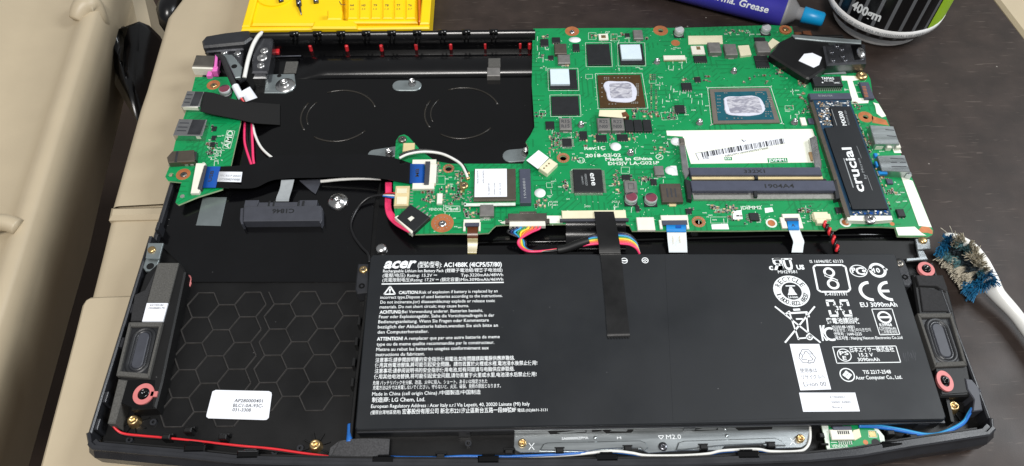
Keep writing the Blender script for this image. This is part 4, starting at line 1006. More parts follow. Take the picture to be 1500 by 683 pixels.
for k in range(130):
    if 50 < k < 53: continue
    p = P0+(P1-P0)*(k+.5)/130; b.box(p.x, p.y, .28, 1.9, MBZ+1.75, MBZ+1.5)
b.build('contact_gaps', s2, kind='stuff')
for parent, q in ((s1, [(1105, 256), (1110, 256), (1111, 262), (1106, 262)]), (s2, [(1104, 279.5), (1109, 279.5), (1110, 288), (1105, 288)])):
    b = MB('chip'); b.ppoly(q, MBZ+3.4, MBZ, .2); b.build('key_rib', parent)
for q in ([(994, 203), (1002, 202), (1010, 254), (1004, 262), (1000, 250)], [(1186, 202), (1196, 198), (1204, 240), (1202, 258), (1194, 246)]):
    b = MB('silver'); b.ppoly(q, MBZ+3.2, MBZ, .3); b.build('slot_arm', s1)
b = MB('dull_metal'); b.pbox(996, 202, 1003, 210, MBZ+4.4, MBZ+2, .3); b.build('slot_latch', s1); b = MB('tan_part'); b.pbox(1187, 222, 1196, 234, MBZ+1.8, MBZ, .3); b.build('slot_latch', s1)
for q in ([(1003, 262), (1011, 264), (1014, 292), (1007, 290)], [(1221, 266), (1225, 262), (1231, 290), (1224, 292)]):
    b = MB('chip'); b.ppoly(q, MBZ+3.6, MBZ, .3); b.build('slot_arm', s2)
t = MB('chip'); t.text('332X1', (1090, 253.5), (1121, 253.2), 4.6, MBZ+4.03, bold=.02); t.build('marking', s1)
t = MB('chip'); t.text('1904A4', (1121, 275.5), (1164, 275.2), 5.5, MBZ+4.03, bold=.02); t.build('marking', s2)
# storage slot
m2 = comp('storage_slot', 1186, 136, 1247, 145, 3.4, 'slot', .35); t = MB('grey_print'); t.text('0156510A', (1199, 141.5), (1220, 141.5), 2.6, MBZ+3.43); t.build('marking', m2)
m3 = comp('wireless_slot', 761, 247, 777.5, 297, 3.2, 'slot', .35); t = MB('grey_print'); t.text('19A8881', (771, 290), (769, 262), 0, MBZ+3.23, top=(767.5, 290)); t.build('marking', m3)

# --- lettering and the rest of the silkscreen
t = MB('silk')
WORDS = []
_t = t
class _Words:
    def text(self, *a, **k): q = MB('silk'); q.text(*a, **k); q.build('lettering', mb)
t = _Words()
t.text('Rev:1C', (856, 219.5), (887, 219), 4.6, SZ, bold=.03); t.text('2018-03-02', (857.6, 230.5), (910, 229.6), 4.6, SZ, bold=.03); t.text('Made In China', (887, 235.6), (956, 234.4), 4.4, SZ, bold=.03)
t.text('DH5JV LA-G021P', (891, 242), (966, 240.8), 4.6, SZ, bold=.02); t.text('VENDOR:', (628, 308.5), (648, 308.5), 3.6, SZ, bold=.01); t.text('Chunfl', (652, 308.3), (671, 308.3), 4.4, SZ, bold=.02)
t.text('JDIMM2', (1084.5, 307), (1116, 306.5), 4.6, SZ, bold=.02); t.text('PL601', (806, 301.5), (817, 301.5), 2.4, SZ); t.text('PL605', (806, 297), (817, 297), 2.4, SZ); t.text('PL501', (707, 323), (718, 323), 2.4, SZ); t.text('JHDD', (856, 303.5), (865, 303.5), 2.4, SZ)
t.text('PC313', (897, 297), (908, 297), 2.6, SZ); t.text('e1', (847.5, 237.5), (854.5, 237.5), 4, SZ)
t = _t
outline(t, [(650, 302), (673.5, 302), (674, 310), (650, 310)], .25)
for px, py in ((851, 235), (966, 230)):
    x, y = U(px, py, SZ); t.ring(x, y, 1.75, 2.1, SZ, MBZ)
t.pline([(962.5, 233), (969.5, 227)], .4, SZ); t.build('board_symbols', mb, kind='stuff')
rn = random.Random(21)
# outlines round the small parts and short reference dashes, only where the board carries them
for q in ([(858, 109), (868, 109), (868, 115), (858, 115)], [(1048, 307), (1062, 307), (1062, 312), (1048, 312)], [(1041, 318), (1066, 318), (1066, 327), (1041, 327)], [(862, 48), (873, 48), (873, 58), (862, 58)], [(895, 50), (904, 50), (904, 60), (895, 60)], [(638, 258), (652, 258), (652, 270), (638, 270)], [(1170, 105 + 10), (1180, 116), (1181, 124), (1169, 123)], [(790, 162), (799, 162), (799, 170), (790, 170)], [(910, 245), (922, 245), (922, 254), (910, 254)], [(1150, 155), (1162, 155), (1162, 161), (1150, 161)], [(800, 268), (808, 268), (809, 275), (801, 275)], [(951, 117), (961, 117), (961, 122), (951, 122)], [(968, 165), (990, 165), (993, 175), (970, 176)]):
    outline(silk, q, .18)
def dashes(x0, y0, x1, y1, n):
    for _ in range(int(n*1.7)):
        X, Y = rn.uniform(x0, x1), rn.uniform(y0, y1); l = rn.uniform(3, 8)
        if rn.random() < .7:
            for k in range(int(l/1.3)): silk.pline([(X+k*1.3, Y-rn.uniform(.6, 1.1)), (X+k*1.3+.5, Y+rn.uniform(.3, .9))], .24, SZ)
        else: silk.pline([(X, Y), (X+rn.uniform(-1, 1), Y+l)], .26, SZ)
for a in ((786, 50, 800, 100, 9), (850, 46, 930, 60, 8), (905, 96, 1000, 104, 4), (975, 70, 1005, 98, 9), (1060, 45, 1110, 52, 7), (1125, 70, 1150, 100, 5), (955, 110, 1000, 160, 12), (1000, 130, 1036, 170, 8), (800, 170, 870, 230, 14), (785, 260, 835, 310, 12), (890, 245, 975, 305, 14), (930, 195, 980, 230, 9), (1015, 300, 1220, 332, 22), (610, 250, 690, 340, 34), (1150, 100, 1190, 170, 12), (1232, 120, 1262, 160, 6), (1262, 185, 1290, 300, 12), (1300, 265, 1330, 300, 6), (700, 300, 740, 330, 6), (885, 195, 960, 250, 8)):
    dashes(*a)
silk.build('silkscreen', mb, kind='stuff')
# --- hundreds of tiny resistors, capacitors and vias
b = MB('solder'); rn = random.Random(33)
def tiny(x0, y0, x1, y1, n, grid=None):
    k = 0
    if not grid: n = int(n*1.7)
    for i in range(n):
        if grid: nx = grid; X = x0+(x1-x0)*((i % nx)+.5)/nx; Y = y0+(y1-y0)*((i//nx)+.5)/max(1, math.ceil(n/nx))
        else: X, Y = rn.uniform(x0, x1), rn.uniform(y0, y1)
        xw, yw = U(X, Y, MBZ+.3); r = rn.choice((0, math.pi/2)) if not grid else 0; s = rn.choice((.8, 1., 1.2, 1.6)) if not grid else .85
        cm = rn.choice(('tan_part', 'chip', 'ivory', 'chip', 'copper_dark'))
        b.m = cm; b.box(xw, yw, .75*s, .6*s, MBZ+.42*s, MBZ, .05, r); b.m = 'solder'
        for q in (-1, 1): b.box(xw+q*.52*s*math.cos(r), yw+q*.52*s*math.sin(r), .32*s, .64*s, MBZ+.44*s, MBZ, 0, r)
for a in ((793, 52, 803, 56, 4), (794, 80, 800, 86, 2), (824, 93, 833, 97, 5), (862, 49, 873, 57, 4), (895, 50, 904, 59, 4), (910, 48, 922, 54, 4), (946, 52, 951, 60, 2), (951, 108, 961, 118, 12, 3), (952, 122, 956, 160, 14, 1), (959, 130, 963, 160, 12, 1), (926, 160, 965, 172, 22), (970, 165, 995, 175, 9), (985, 112, 1035, 118, 5), (1030, 112, 1040, 120, 3), (1060, 44, 1095, 50, 8), (1137, 98, 1170, 112, 14), (1168, 116, 1184, 128, 12), (1172, 130, 1190, 168, 16), (1150, 155, 1162, 161, 2), (805, 195, 822, 225, 22), (842, 195, 862, 215, 8), (866, 195, 875, 208, 6), (893, 197, 902, 206, 3), (920, 195, 930, 206, 5), (958, 205, 978, 225, 7), (838, 238 - 6, 850, 240 - 6, 2), (897, 250, 908, 285, 12), (905, 258, 930, 264, 6), (935, 258, 955, 266, 10), (825, 262, 832, 280, 9), (784, 292, 800, 304, 8), (612, 238, 650, 256, 12), (618, 260, 640, 305, 26), (640, 272, 676, 300, 20), (668, 250, 678, 270, 10), (676, 305, 706, 318, 9), (1005, 305, 1016, 312, 5), (1040, 300, 1080, 312, 16), (1066, 312, 1100, 330, 8), (1170, 302, 1190, 312, 8), (1250, 150, 1262, 160, 7), (1258, 185, 1276, 250, 34), (1285, 250, 1300, 290, 8), (1300, 278, 1312, 284, 6), (933, 300, 940, 312, 3), (1083, 110, 1130, 124, 6), (785, 165, 800, 172, 4), (886, 192, 915, 195, 5)):
    tiny(*a)
b.build('small_components', mb, kind='stuff')
b = MB('silk')
for _ in range(900):
    X, Y = rn.uniform(785, 1260), rn.uniform(46, 330)
    if X > 1150 and Y < 120: continue
    if (X < 1000 and rn.random() < .6) or rn.random() < .25:
        xw, yw = U(X, Y, MBZ+.03); b.box(xw, yw, .36, .36, MBZ+.03, MBZ)
b.build('vias', mb, kind='stuff')

# ------------------------------------------------------------------ left daughter board with the side ports
ub = thing('port_board', 'small green circuit board with side ports beside the chassis edge', 'circuit board', 300, 200, MBZ-1.2)
uq = [(286, 113), (334, 113), (346, 142), (354, 172), (338, 243), (330, 262), (326, 277), (290, 288), (261, 300), (257, 297), (266, 267), (246, 265), (242, 259), (249, 242), (257, 207), (277, 150)]
hs_ = [hole(250.5, 256, 1.3)]
b = MB('pcb'); b.plate([U(x, y, MBZ) for x, y in uq], hs_, MBZ, MBZ-.12); p = b.build('board', ub)
b = MB('pcb_edge'); b.plate([U(x, y, MBZ) for x, y in uq], hs_, MBZ-.121, MBZ-1.2); b.build('board_core', p)
pad_ring(312.6, 124.6, 3.9, 1.2, parent=ub); screw(312.6, 124, 2.0, MBZ+.9, 'gold', ub)
pad_ring(268.5, 255.5, 3.9, 1.2, parent=ub); screw(268.5, 255, 1.9, MBZ+.7, 'dull_metal', ub)
usb_root = ub; ecap(328.5, 129.5, 3.4, 4.2, 'maroon', ub)
def usb_a(q, parent, drop=1.2):
    b = MB('silver'); b.ppoly(q, MBZ+4.8, MBZ-drop, .3); o = b.build('usb_port', parent)
    (ax, ay), (bx, by), (cx, cy), (dx, dy) = q
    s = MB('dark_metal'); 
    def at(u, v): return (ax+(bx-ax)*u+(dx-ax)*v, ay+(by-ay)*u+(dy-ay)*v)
    s.ppoly([at(.5, .03), at(.96, .03), at(.96, .93), at(.5, .93)], MBZ+4.86, MBZ+4.6); s.build('shell_reflection', o)  # darker half of the steel shell: a dark reflection put in as colour
    s = MB('dark_print')
    for v in (.25, .5, .72): s.pline([at(.08, v), at(.42, v)], .7, MBZ+4.84)
    s.build('shell_slot', o)
    s = MB('white_plastic'); s.ppoly([at(0, .93), at(.98, .93), at(.98, 1.02), at(0, 1.02)], MBZ+4.5, MBZ+2, .2); s.build('shell_lip', o)
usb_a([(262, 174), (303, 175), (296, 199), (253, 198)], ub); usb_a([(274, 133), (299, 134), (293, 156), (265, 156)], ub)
b = MB('dull_metal'); b.ppoly([(287, 80), (315, 81), (312, 98), (281, 97)], MBZ+4, MBZ-2, .6); o = b.build('usb_c_port', ub)
b = MB('white_plastic'); b.ppoly([(281, 97.5), (312, 98.5), (312, 101), (281, 100)], MBZ+3.4, MBZ-2, .3); b.build('shell_lip', o)
b = MB('magenta'); b.ppoly([(315, 80), (319, 81), (317, 98), (313, 98)], MBZ+4.2, MBZ-1, .3); b.pbox(311, 97, 318, 104, MBZ+3.6, MBZ-1, .4); b.pbox(303, 104, 310, 111, MBZ+2.5, MBZ-1, .4); b.build('gasket', o)
b = MB('shield'); b.ppoly([(252, 221), (284, 219), (285, 236), (246, 238), (244, 230)], MBZ+4, MBZ-1, .5); o = b.build('audio_jack', ub)
b = MB('dark_metal'); b.ppoly([(258, 221), (262, 221), (259, 237), (255, 237)], MBZ+4.1, MBZ+3, .2); b.ppoly([(284, 222), (288, 222), (287, 234), (284, 234)], MBZ+3, MBZ, .2); b.build('jack_barrel', o)
b = MB('solder')
for k in range(5): b.pbox(247+k*8, 237, 252+k*8, 241.5, MBZ+1.4, MBZ, .2)
b.build('pins', o)
b = MB('white_plastic'); b.ppoly([(287, 239), (301, 239), (298, 246), (289, 276), (293, 278), (291, 283), (279, 283)], MBZ+1.8, MBZ, .2); o = b.build('ribbon_connector', ub)
b = MB('chip_grey'); b.ppoly([(299, 242), (303, 242), (295, 277), (290, 277)], MBZ+2.4, MBZ+.2, .25); b.build('latch_bar', o)
s = MB('silk'); s.text('AMD', (327, 217), (337, 193), 0, SZ, top=(335-1, 217), bold=.02) if False else s.text('AMD', (335.5, 217.5), (342, 192), 0, SZ, top=(327.5, 216.5), bold=.01)
outline(s, [(333, 191), (344, 192), (337, 218), (326, 217)], .22); s.pline([(330, 208.5), (340, 209)], .2, SZ); s.pline([(331.5, 200), (342, 201)], .2, SZ)
outline(s, [(318, 223), (323.5, 223), (322.5, 228), (316.5, 228)], .2); outline(s, [(310, 230), (315.5, 230), (314.5, 234), (308.5, 234)], .2)
silk = s; rn = random.Random(2); dashes(303, 215, 325, 236, 14); dashes(300, 196, 325, 215, 5); dashes(290, 236, 300, 244, 4); s.build('silkscreen', ub, kind='stuff')
b = MB('solder'); rn = random.Random(4)
for a in ((309, 185, 318, 192, 3), (308, 200, 318, 205, 3), (304, 209, 318, 218, 8), (303, 222, 315, 226, 5)): tiny(*a)
b.build('small_components', ub, kind='stuff')
for px, py in ((313.5, 188), (313, 201.5), (311, 211)): cc('logic_chip', px, py, 6.5, 6, .9, 'chip', .15, ub)
b = MB('solder'); b.pcyl(267, 287.5, 1.2, MBZ+.05, MBZ, .02); b.build('test_pad', ub)

# ------------------------------------------------------------------ ribbon cables and tapes
r = thing('ribbon_cable', 'wide black ribbon cable with blue ends joining both green boards', 'ribbon cable', 450, 255, FL+1)
zc = MBZ+1.2
b = MB('black_film'); b.ribbon([((322, 244, zc), (315, 274.5, zc)), ((345, 243, zc-1), (345, 276, zc-1)), ((372, 240, 9), (374, 275, 9)), ((402, 229, 10), (405, 263, 10)), ((470, 227, 11), (473, 260, 11)), ((525, 226, 12), (525, 259, 12)), ((570, 230, 12.6), (560, 262, 12.6)), ((602, 239, zc+.2), (600, 269, zc+.2))], .3, 6); b.build('ribbon', r)
b = MB('blue_tape'); b.ribbon([((303.5, 244, zc+.2), (297, 275, zc+.2)), ((323, 244, zc+.1), (316, 275, zc+.1))], .3, 1); o = b.build('blue_end', r)
t = MB('dark_print'); t.text('USB', (309.5, 266), (313.5, 250), 0, zc+.26, top=(304.5, 266), bold=.02); t.build('end_lettering', o)
b = MB('blue_tape'); b.ribbon([((601, 240, zc+.3), (600, 268.5, zc+.3)), ((622, 239.5, zc+.2), (622, 268.5, zc+.2))], .3, 1); o = b.build('blue_end', r)
t = MB('dark_print'); t.text('MB', (613.5, 259), (614, 247), 0, zc+.36, top=(608.5, 259), bold=.02); t.build('end_lettering', o)
b = MB('white_label'); b.ribbon([((321, 251.5, zc+.3), (318, 266, zc+.3)), ((355, 252, zc-.2), (353, 267, zc-.2))], .15, 1); o = b.build('cable_label', r)
t = MB('grey_print'); t.text('FFC 0.5 P 20624', (322, 258.5), (352, 259), 2.6, zc+.36); t.text('DC02002VW00', (321, 264), (351, 264.5), 2.8, zc+.36, bold=.01); t.build('label_lettering', o)

b = MB('cloth_black'); b.ribbon([((299, 134.5, 16), (293, 163, 16)), ((316, 137, 15), (314, 168, 15)), ((345, 146, 13), (345, 174, 13)), ((372, 150, 10), (372, 180, 10)), ((396, 152, 6.4), (396, 182, 6.4)), ((410, 153, 5), (410, 183, 5))], .4, 6)
o = b.build('cloth_tape'); solo(o, 'matt black cloth tape running off the upper USB port', 'tape')
# black keyboard cable under the connector
b = MB('black_film'); b.ribbon([((829, 322, MBZ+1), (916, 322, MBZ+1)), ((829, 330, MBZ), (917, 330, MBZ)), ((829, 345, 7), (917, 345, 7)), ((829, 366, 5.4), (917, 366, 5.4))], .3, 5)
o = b.build('keyboard_cable'); solo(o, 'broad black keyboard cable passing down behind the black tape', 'ribbon cable')
def ffc(name, label, top, mid, blue_n, parent_z=MBZ+1.2):
    t = thing(name, label, 'ribbon cable', mid[-1][0][0], mid[-1][0][1], FL); b = MB('ffc_white'); b.ribbon(mid, .25, 5); b.build('ribbon', t); b = MB('blue_bright'); b.ribbon(top, .3, 1); b.build('blue_end', t); return t
t1 = ffc('white_ribbon_cable', 'wide white ribbon cable with blue end and faint print behind the battery', [((976, 329, MBZ+1.4), (1005, 329, MBZ+1.4)), ((976.5, 340, MBZ+.9), (1005, 340, MBZ+.9))], [((977, 338, MBZ+.8), (1005, 338, MBZ+.8)), ((978, 352, 9), (1006, 352, 9)), ((980, 370, 7), (1007, 370, 7))], 0)
b = MB('blue_tape'); b.ppoly([(990, 330), (998, 330), (998, 334), (990, 334)], MBZ+1.5, MBZ+1.2); b.build('end_mark', t1)
t = MB('ivory'); t.text('YAE0041', (987, 358), (986.5, 344), 0, 10, top=(985, 358)); t.text('2896', (997, 356), (996.5, 344), 0, 10, top=(994.5, 356)); t.build('lettering', t1)
t2 = ffc('white_ribbon_cable', 'narrow kinked white ribbon cable with blue end beside the twisted red wire', [((1153, 324, MBZ+1.4), (1170, 324, MBZ+1.4)), ((1155, 337, MBZ+.8), (1171, 337, MBZ+.8))], [((1154.5, 335, MBZ+.7), (1171, 335, MBZ+.7)), ((1159, 346, 9.6), (1175, 346, 9.6)), ((1162, 354, 9), (1178, 354, 9)), ((1161, 361, 8), (1177, 361, 8)), ((1159.5, 370, 7), (1176, 370, 7))], 0)
t = MB('dark_print'); t.text('A', (1160, 332), (1165, 332), 4, MBZ+1.3); t.build('lettering', t2)
t3 = thing('flex_cable', 'narrow brown flex cable turning clear amber behind the battery', 'ribbon cable', 692, 360, FL)
b = MB('flex_brown'); b.ribbon([((684.5, 330, MBZ+1), (700, 330, MBZ+1)), ((684.5, 349, MBZ-.5), (700, 349, MBZ-.5))], .25, 1); b.build('brown_end', t3)
b = MB('flex_clear'); b.ribbon([((684.8, 349, MBZ-.6), (699.7, 349, MBZ-.6)), ((685, 358, 8), (699.5, 358, 8)), ((685, 372, 6), (698, 372, 6))], .25, 4); b.build('clear_tail', t3)
b = MB('tape_black'); b.ribbon([((870, 310, MBZ+2.2), (899, 310, MBZ+2.2)), ((871.5, 320, MBZ+2.6), (901, 320, MBZ+2.6)), ((874, 340, 15), (905, 340, 15)), ((877, 358, 16), (908, 358, 16)), ((878, 371, 14.9), (909, 371, 14.9)), ((880, 378, 14.0), (910.5, 378, 14.0)), ((886, 440, 13.95), (917, 440, 13.95)), ((890, 494, 13.95), (923, 493, 13.95))], .2, 6)
tz = []
for k in range(8): tz += [(890+33*k/8, 494-.12*k), (890+33*(k+.5)/8, 497-.12*k)]
b.ppoly([(890, 492)]+tz+[(923, 493), (923, 491)], 13.94, 13.7)
o = b.build('black_tape'); solo(o, 'glossy black tape with zigzag end holding the coloured wires to the battery', 'tape')
b = MB('tape_fabric'); b.ribbon([((497, 646, 8.4), (480, 676, 8.4)), ((520, 643, 9.6), (510, 678, 9.6)), ((545, 642.5, 9.8), (540, 676, 9.8)), ((571, 643, 8.6), (569, 675, 8.6))], .4, 6); b.ppoly([(497, 646), (484, 656), (479, 678), (500, 677), (510, 645)], 8.3, 7.8)
o = b.build('fabric_tape'); solo(o, 'grey woven tape patch over the red and blue wires at the front edge', 'tape')

# ------------------------------------------------------------------ battery
BZ = 13.5
bt = thing('battery_pack', 'large flat black battery pack covered in white print', 'battery', 940, 500, FL)
bq = [(546, 373), (700, 372), (1308, 371.5), (1312, 374), (1386, 610), (1384, 615), (1200, 617.5), (900, 623), (523, 630), (520, 627), (542, 378)]
b = MB('battery'); b.ppoly(bq, BZ, FL+.6, .5); b.build('battery_case', bt)
b = MB('battery_edge'); P = [Vector(U(x, y, BZ-2)) for x, y in ((523, 632), (900, 625.5), (1200, 620), (1384, 617))]
for i in range(3): b.line(P[i], P[i+1], 1.4, BZ-2.2, 1.2)
b.build('front_flange', bt)
for px in (680, 1010, 1225, 1352):
    b = MB('battery_edge'); x, y = U(px, 630-(px-530)*.0165, BZ-3); b.box(x, y-.6, 5, 2.2, BZ-3, FL+.6, .3); b.build('case_lug', bt)
for q, sx, sy, hx_, hy_ in (([(524, 386), (541, 386), (540, 428), (523, 430), (520, 424)], 532, 394, 530, 419), ([(1311, 379), (1324, 379), (1332, 396), (1337, 414), (1333, 420), (1322, 419)], 1318.6, 385, 1326, 406)):
    b = MB('rim_plastic'); b.ppoly(q, 12, FL+.6, .6); e = b.build('mounting_ear', bt); screw(sx, sy, 2.1, 13, 'gold' if sx < 800 else 'dull_metal', e)
    x, y = U(hx_, hy_, 12.1); b = MB('black_gloss'); b.ring(x, y, .7, 1.5, 12.2, 11.8, 14); b.build('locating_post', e)
b = MB('battery'); b.ppoly([(974, 374), (1180, 373.5), (1190, 612), (986, 618)], BZ+.07, BZ-.1, .03); b.build('wrap_seam', bt)
b = MB('chip_grey'); rn = random.Random(6)
for k in range(9):
    X = 1322+k*2.2; b.pline([(X+rn.uniform(-1, 1), 514+rn.uniform(-2, 5)), (X+2+rn.uniform(-1, 1), 524+rn.uniform(-3, 8))], .12, BZ+.03)
b.build('scuff', bt, kind='stuff')
z = BZ+.11
def block(name, lines, m='white_print'):
    b = MB(m)
    for L_ in lines:
        s, x0, y0, x1, y1, h = L_[:6]; bold = (L_[6] if len(L_) > 6 else .006)*(.6 if any(ord(c_) > 0x2e80 for c_ in s) else 1); b.text(s, (x0, y0), (x1, y1), h, z, bold=bold)
    return b.build(name, bt)
b = MB('white_print'); b.text('acer', (562, 393), (610, 392.2), 14.5, z, bold=.035, shear=.32); b.build('maker_logo', bt)
block('title_print', [('(型號/型号):', 611.8, 391.5, 647, 391.2, 6.6, .02), ('AC14B8K (4ICP5/57/80)', 650, 391.2, 735, 390.4, 6.2, .03), ('Rechargeable Lithium Ion Battery Pack', 561, 399.2, 650, 398.6, 4.0, .01), ('(鋰離子電池組/锂离子电池组)', 652, 398.6, 736, 397.8, 4.2, .012),
    ('(電壓/电压) Rating: 15.2V ⎓', 560.4, 406, 640, 405.6, 4.3), ('Typ.3220mAh/48Wh', 675, 405.2, 737, 404.6, 4.1), ('(充電限制电压)Rating: 17.2V ⎓ (額定容量)', 560, 412.8, 674, 411.8, 4.3), ('Min.3090mAh/46Wh', 675, 411.8, 737, 411.2, 4.1)])
b = MB('white_print'); b.pline([(559, 416.2), (738, 413.8)], .65, z); b.pline([(562.5, 431.2), (571.5, 419.5)], .7, z); b.pline([(571.5, 419.5), (579, 431)], .7, z); b.pline([(562.5, 431.2), (579, 431)], .7, z); b.pline([(571.3, 423.2), (571, 427.4)], .8, z); b.pline([(570.9, 428.6), (570.9, 429.8)], .8, z); b.build('warning_triangle', bt)
block('caution_print', [('CAUTION:', 584, 430.9, 613, 430.4, 4.3, .03), ('Risk of explosion if battery is replaced by an', 614, 430.4, 729, 428.3, 4.2), ('incorrect type.Dispose of used batteries according to the instructions.', 557, 437.9, 736, 435.2, 4.3), ('Do not incinerate,(or) disassemble;may explode or release toxic', 557, 444.9, 725, 442.6, 4.3), ('materials. Do not short circuit; may cause burns.', 556, 452, 687, 450, 4.3),
    ('ACHTUNG:', 556, 459.6, 588, 459.1, 4.5, .03), ('Bei Verwendung anderer. Batterien besteht.', 589, 459, 707.5, 457, 4.4), ('Feuer oder Explosionsgefahr. Siehe die Vorsichtsmaßregeln in der', 555, 466.4, 724, 464, 4.5), ('Bedienungsanleitung. Wenn Sie Fragen oder Kommentare', 554, 473.8, 716, 471.2, 4.6), ('bezüglich der Akkubatterie haben,wenden Sie sich bitte an', 553.4, 481.3, 729.4, 478.7, 4.6), ('den Computerhersteller.', 553, 488.9, 627.6, 487.7, 4.6),
    ('ATTENTION!', 552, 499, 590, 498.3, 4.7, .03), ('A remplacer que par une autre batterie de meme', 592, 498.2, 732, 495.4, 4.6), ('type ou de meme qualite recommandée par le constructeur.', 551.6, 506.8, 724, 503.8, 4.7), ('Mettre au rebut les batteries usagées conformèment aux', 551, 514.4, 716, 511.8, 4.7), ('instructions du fabricant.', 550.4, 522, 622, 520.6, 4.7)])
block('chinese_print', [('注意事項:請參閱說明書的安全指示使用電池,如有問題請與電腦供應商聯絡.', 549.7, 530.4, 754, 527, 4.9, .014), ('使用其他電池替換,將可能引起安全問題。請勿丟置於火裡或水裡,電池浸水後禁止使用!', 549, 538, 787, 534.2, 4.9, .014), ('注意事项:请参阅说明书的安全指示使用电池,如有问题请与电脑供应商联络.', 548.6, 546.4, 753.7, 543, 5, .014), ('使用其他电池替换,将可能引起安全问题,请勿丢置于火里或水里,电池浸水后禁止使用!', 547.6, 554.8, 786, 550.8, 5, .014),
    ('危険 バッテリパックを分解、改造、火中に投入、ショート、あるいは指定された', 546, 563.8, 714, 561, 4.6), ('充電方法以外では充電しないでください。守らないと、火災、破裂、発熱の原因となります。', 546, 570.8, 733.6, 567.6, 4.6)])
block('maker_print', [('Made in China (cell origin China) /中國製造/中国制造', 545, 579.8, 704, 577, 5.0), ('制造商: LG Chem, Ltd.', 544.6, 589, 622.6, 587.8, 5.6, .016), ('European Regulatory Address : Acer Italy s.r.l Via Lepetit, 40, 20020 Lainate (MI) Italy', 543.4, 597.8, 776, 594, 5.0), ('(僅限台灣地區使用)', 542.7, 606.8, 587, 606, 4.4), ('宏碁股份有限公司 新北市221汐止區新台五路一段88號8F', 589, 606.2, 756, 603.4, 5.8, .014), ('電話:(02)8691-3131', 758, 603.2, 802, 602.4, 3.8)])
# marks on the right
b = MB('white_print')
def circ(px, py, rx, w, seg=30, fill=False):
    x, y = U(px, py, z); r_ = abs(U(px+rx, py, z)[0]-x)
    if fill: b.lathe(x, y, [(r_, z-.03), (r_, z), (0, z)], seg)
    else: b.ring(x, y, r_-w, r_, z, z-.03, seg)
    return x, y, r_
circ(914.5, 382, 5, .42); b.pline([(911, 382), (918, 382)], .7, z); circ(945, 381.5, 5, .42); b.pline([(942, 381.5), (948, 381.5)], .6, z); b.pline([(945, 379.2), (945, 383.8)], .6, z); b.build('polarity_marks', bt)
b = MB('white_print'); b.text('Я', (1134, 395), (1149, 395), 0, z, top=(1129.5, 380), bold=.03); b.text('U', (1150, 395), (1163, 395), 0, z, top=(1145.5, 380), bold=.04); b.text('c', (1127, 395.5), (1133, 395.5), 8, z, bold=.03); b.text('US', (1167.5, 394.8), (1179, 394.6), 6, z, bold=.05); b.text('MH29581', (1140, 400.6), (1168, 400.3), 4.2, z, bold=.01); b.pline([(1131, 379.8), (1160, 379.4)], .9, z); b.build('recognized_mark', bt)
b = MB('white_print'); x, y, r_ = circ(1159.6, 426.5, 26.5, 3.9); zz = z+.03
b.m = 'battery'
def ringtext(s, cx, cy, rad, a0, a1, h, top=True):
    for i, chh in enumerate(s):
        a = math.radians(a0+(a1-a0)*i/(len(s)-1)); up = Vector((math.cos(a), math.sin(a))) if top else -Vector((math.cos(a), math.sin(a))); ux = Vector((up.y, -up.x)); c0 = Vector((cx, cy))+Vector((math.cos(a), math.sin(a)))*rad
        w = h*(.72 if chh not in '1.I' else .3); p0 = c0-ux*w/2-up*h/2; b.text(chh, tuple(p0), tuple(p0+ux*w), h, zz, world=True, bold=.01)
ringtext('RECYCLE', x, y, r_-1.95, 150, 30, 2.5); ringtext('1.800.822.8837', x, y, r_-1.95, 196, 344, 2.3, False)
b.m = 'white_print'
for k in range(9):   # bell
    w = (1.2, 1.4, 2.0, 2.5, 2.7, 2.9, 3.3, 3.9, 4.4)[k]; b.box(x, y+2.1-k*.5, w, .5, z, z-.03)
b.box(x, y+2.9, 4.6, .6, z, z-.03); b.text('Li-ion', (x-2.3, y-3.9), (x+2.3, y-3.9), 1.3, z, world=True, bold=.02); b.build('recycle_seal', bt)
b = MB('white_print'); b.text('IS 16046/IEC 62133', (1186.6, 385.2), (1235.6, 384.8), 4, z, bold=.012)
q = [U(*p, z) for p in ((1195, 388.5), (1233, 388.3), (1238.5, 391), (1245.5, 423.5), (1242, 427.3), (1203, 427.6), (1198, 424.6), (1191.5, 391.4))]
for i in range(8): b.line(q[i], q[(i+1) % 8], .95, z)
x, y, r_ = circ(1214.5, 399, 8.5, 1.2); x, y, r_ = circ(1220.5, 416.3, 9, 1.2); b.pline([(1208, 403), (1227, 411.5)], 1.2, z)
b.text('R-41017191', (1209, 433.2), (1241, 433), 4.2, z, bold=.012); b.build('standard_mark', bt)
b = MB('white_print'); x, y = U(1257.5, 397, z); b.ring(x, y, 2.8, 3.2, z, z-.03, 30, 1.35, 1.1)
b.text('P', (1248.5, 399.5), (1254.5, 399.5), 7, z, bold=.03); b.text('C', (1255, 402.5), (1268, 402.3), 10, z, bold=.03); b.pline([(1263, 397), (1271, 396.8)], 1.1, z)
x, y, r_ = circ(1285.6, 396, 12.6, 1.3); b.text('10', (1280.5, 399.3), (1290, 399.2), 6, z, bold=.03); b.pline([(1272, 394.5), (1279, 396)], 1.0, z); b.pline([(1294, 393), (1300, 395.5)], 1.0, z); b.build('recycling_mark', bt)
b = MB('white_print')
for px, py in ((1276, 426.6), (1304, 426.4)):
    x, y = U(px, py, z); R_ = 5.6; pts = [(x+R_*1.05*math.cos(math.radians(a)), y+R_*math.sin(math.radians(a))) for a in range(90, 271, 12)]+[(x+(R_-1.55)*1.05*math.cos(math.radians(a)), y+(R_-1.55)*math.sin(math.radians(a))) for a in range(270, 89, -12)]; b.poly(pts, z, z-.03)
    if px > 1290: b.box(x-2.4, y, 4.0, 1.4, z, z-.03)
b.text('EU 3090mAh', (1261, 449.8), (1315, 449.2), 6.2, z, bold=.02); b.build('conformity_mark', bt)
b = MB('white_print'); x, y, w, d = rc(1212, 439, 1246, 464, z)
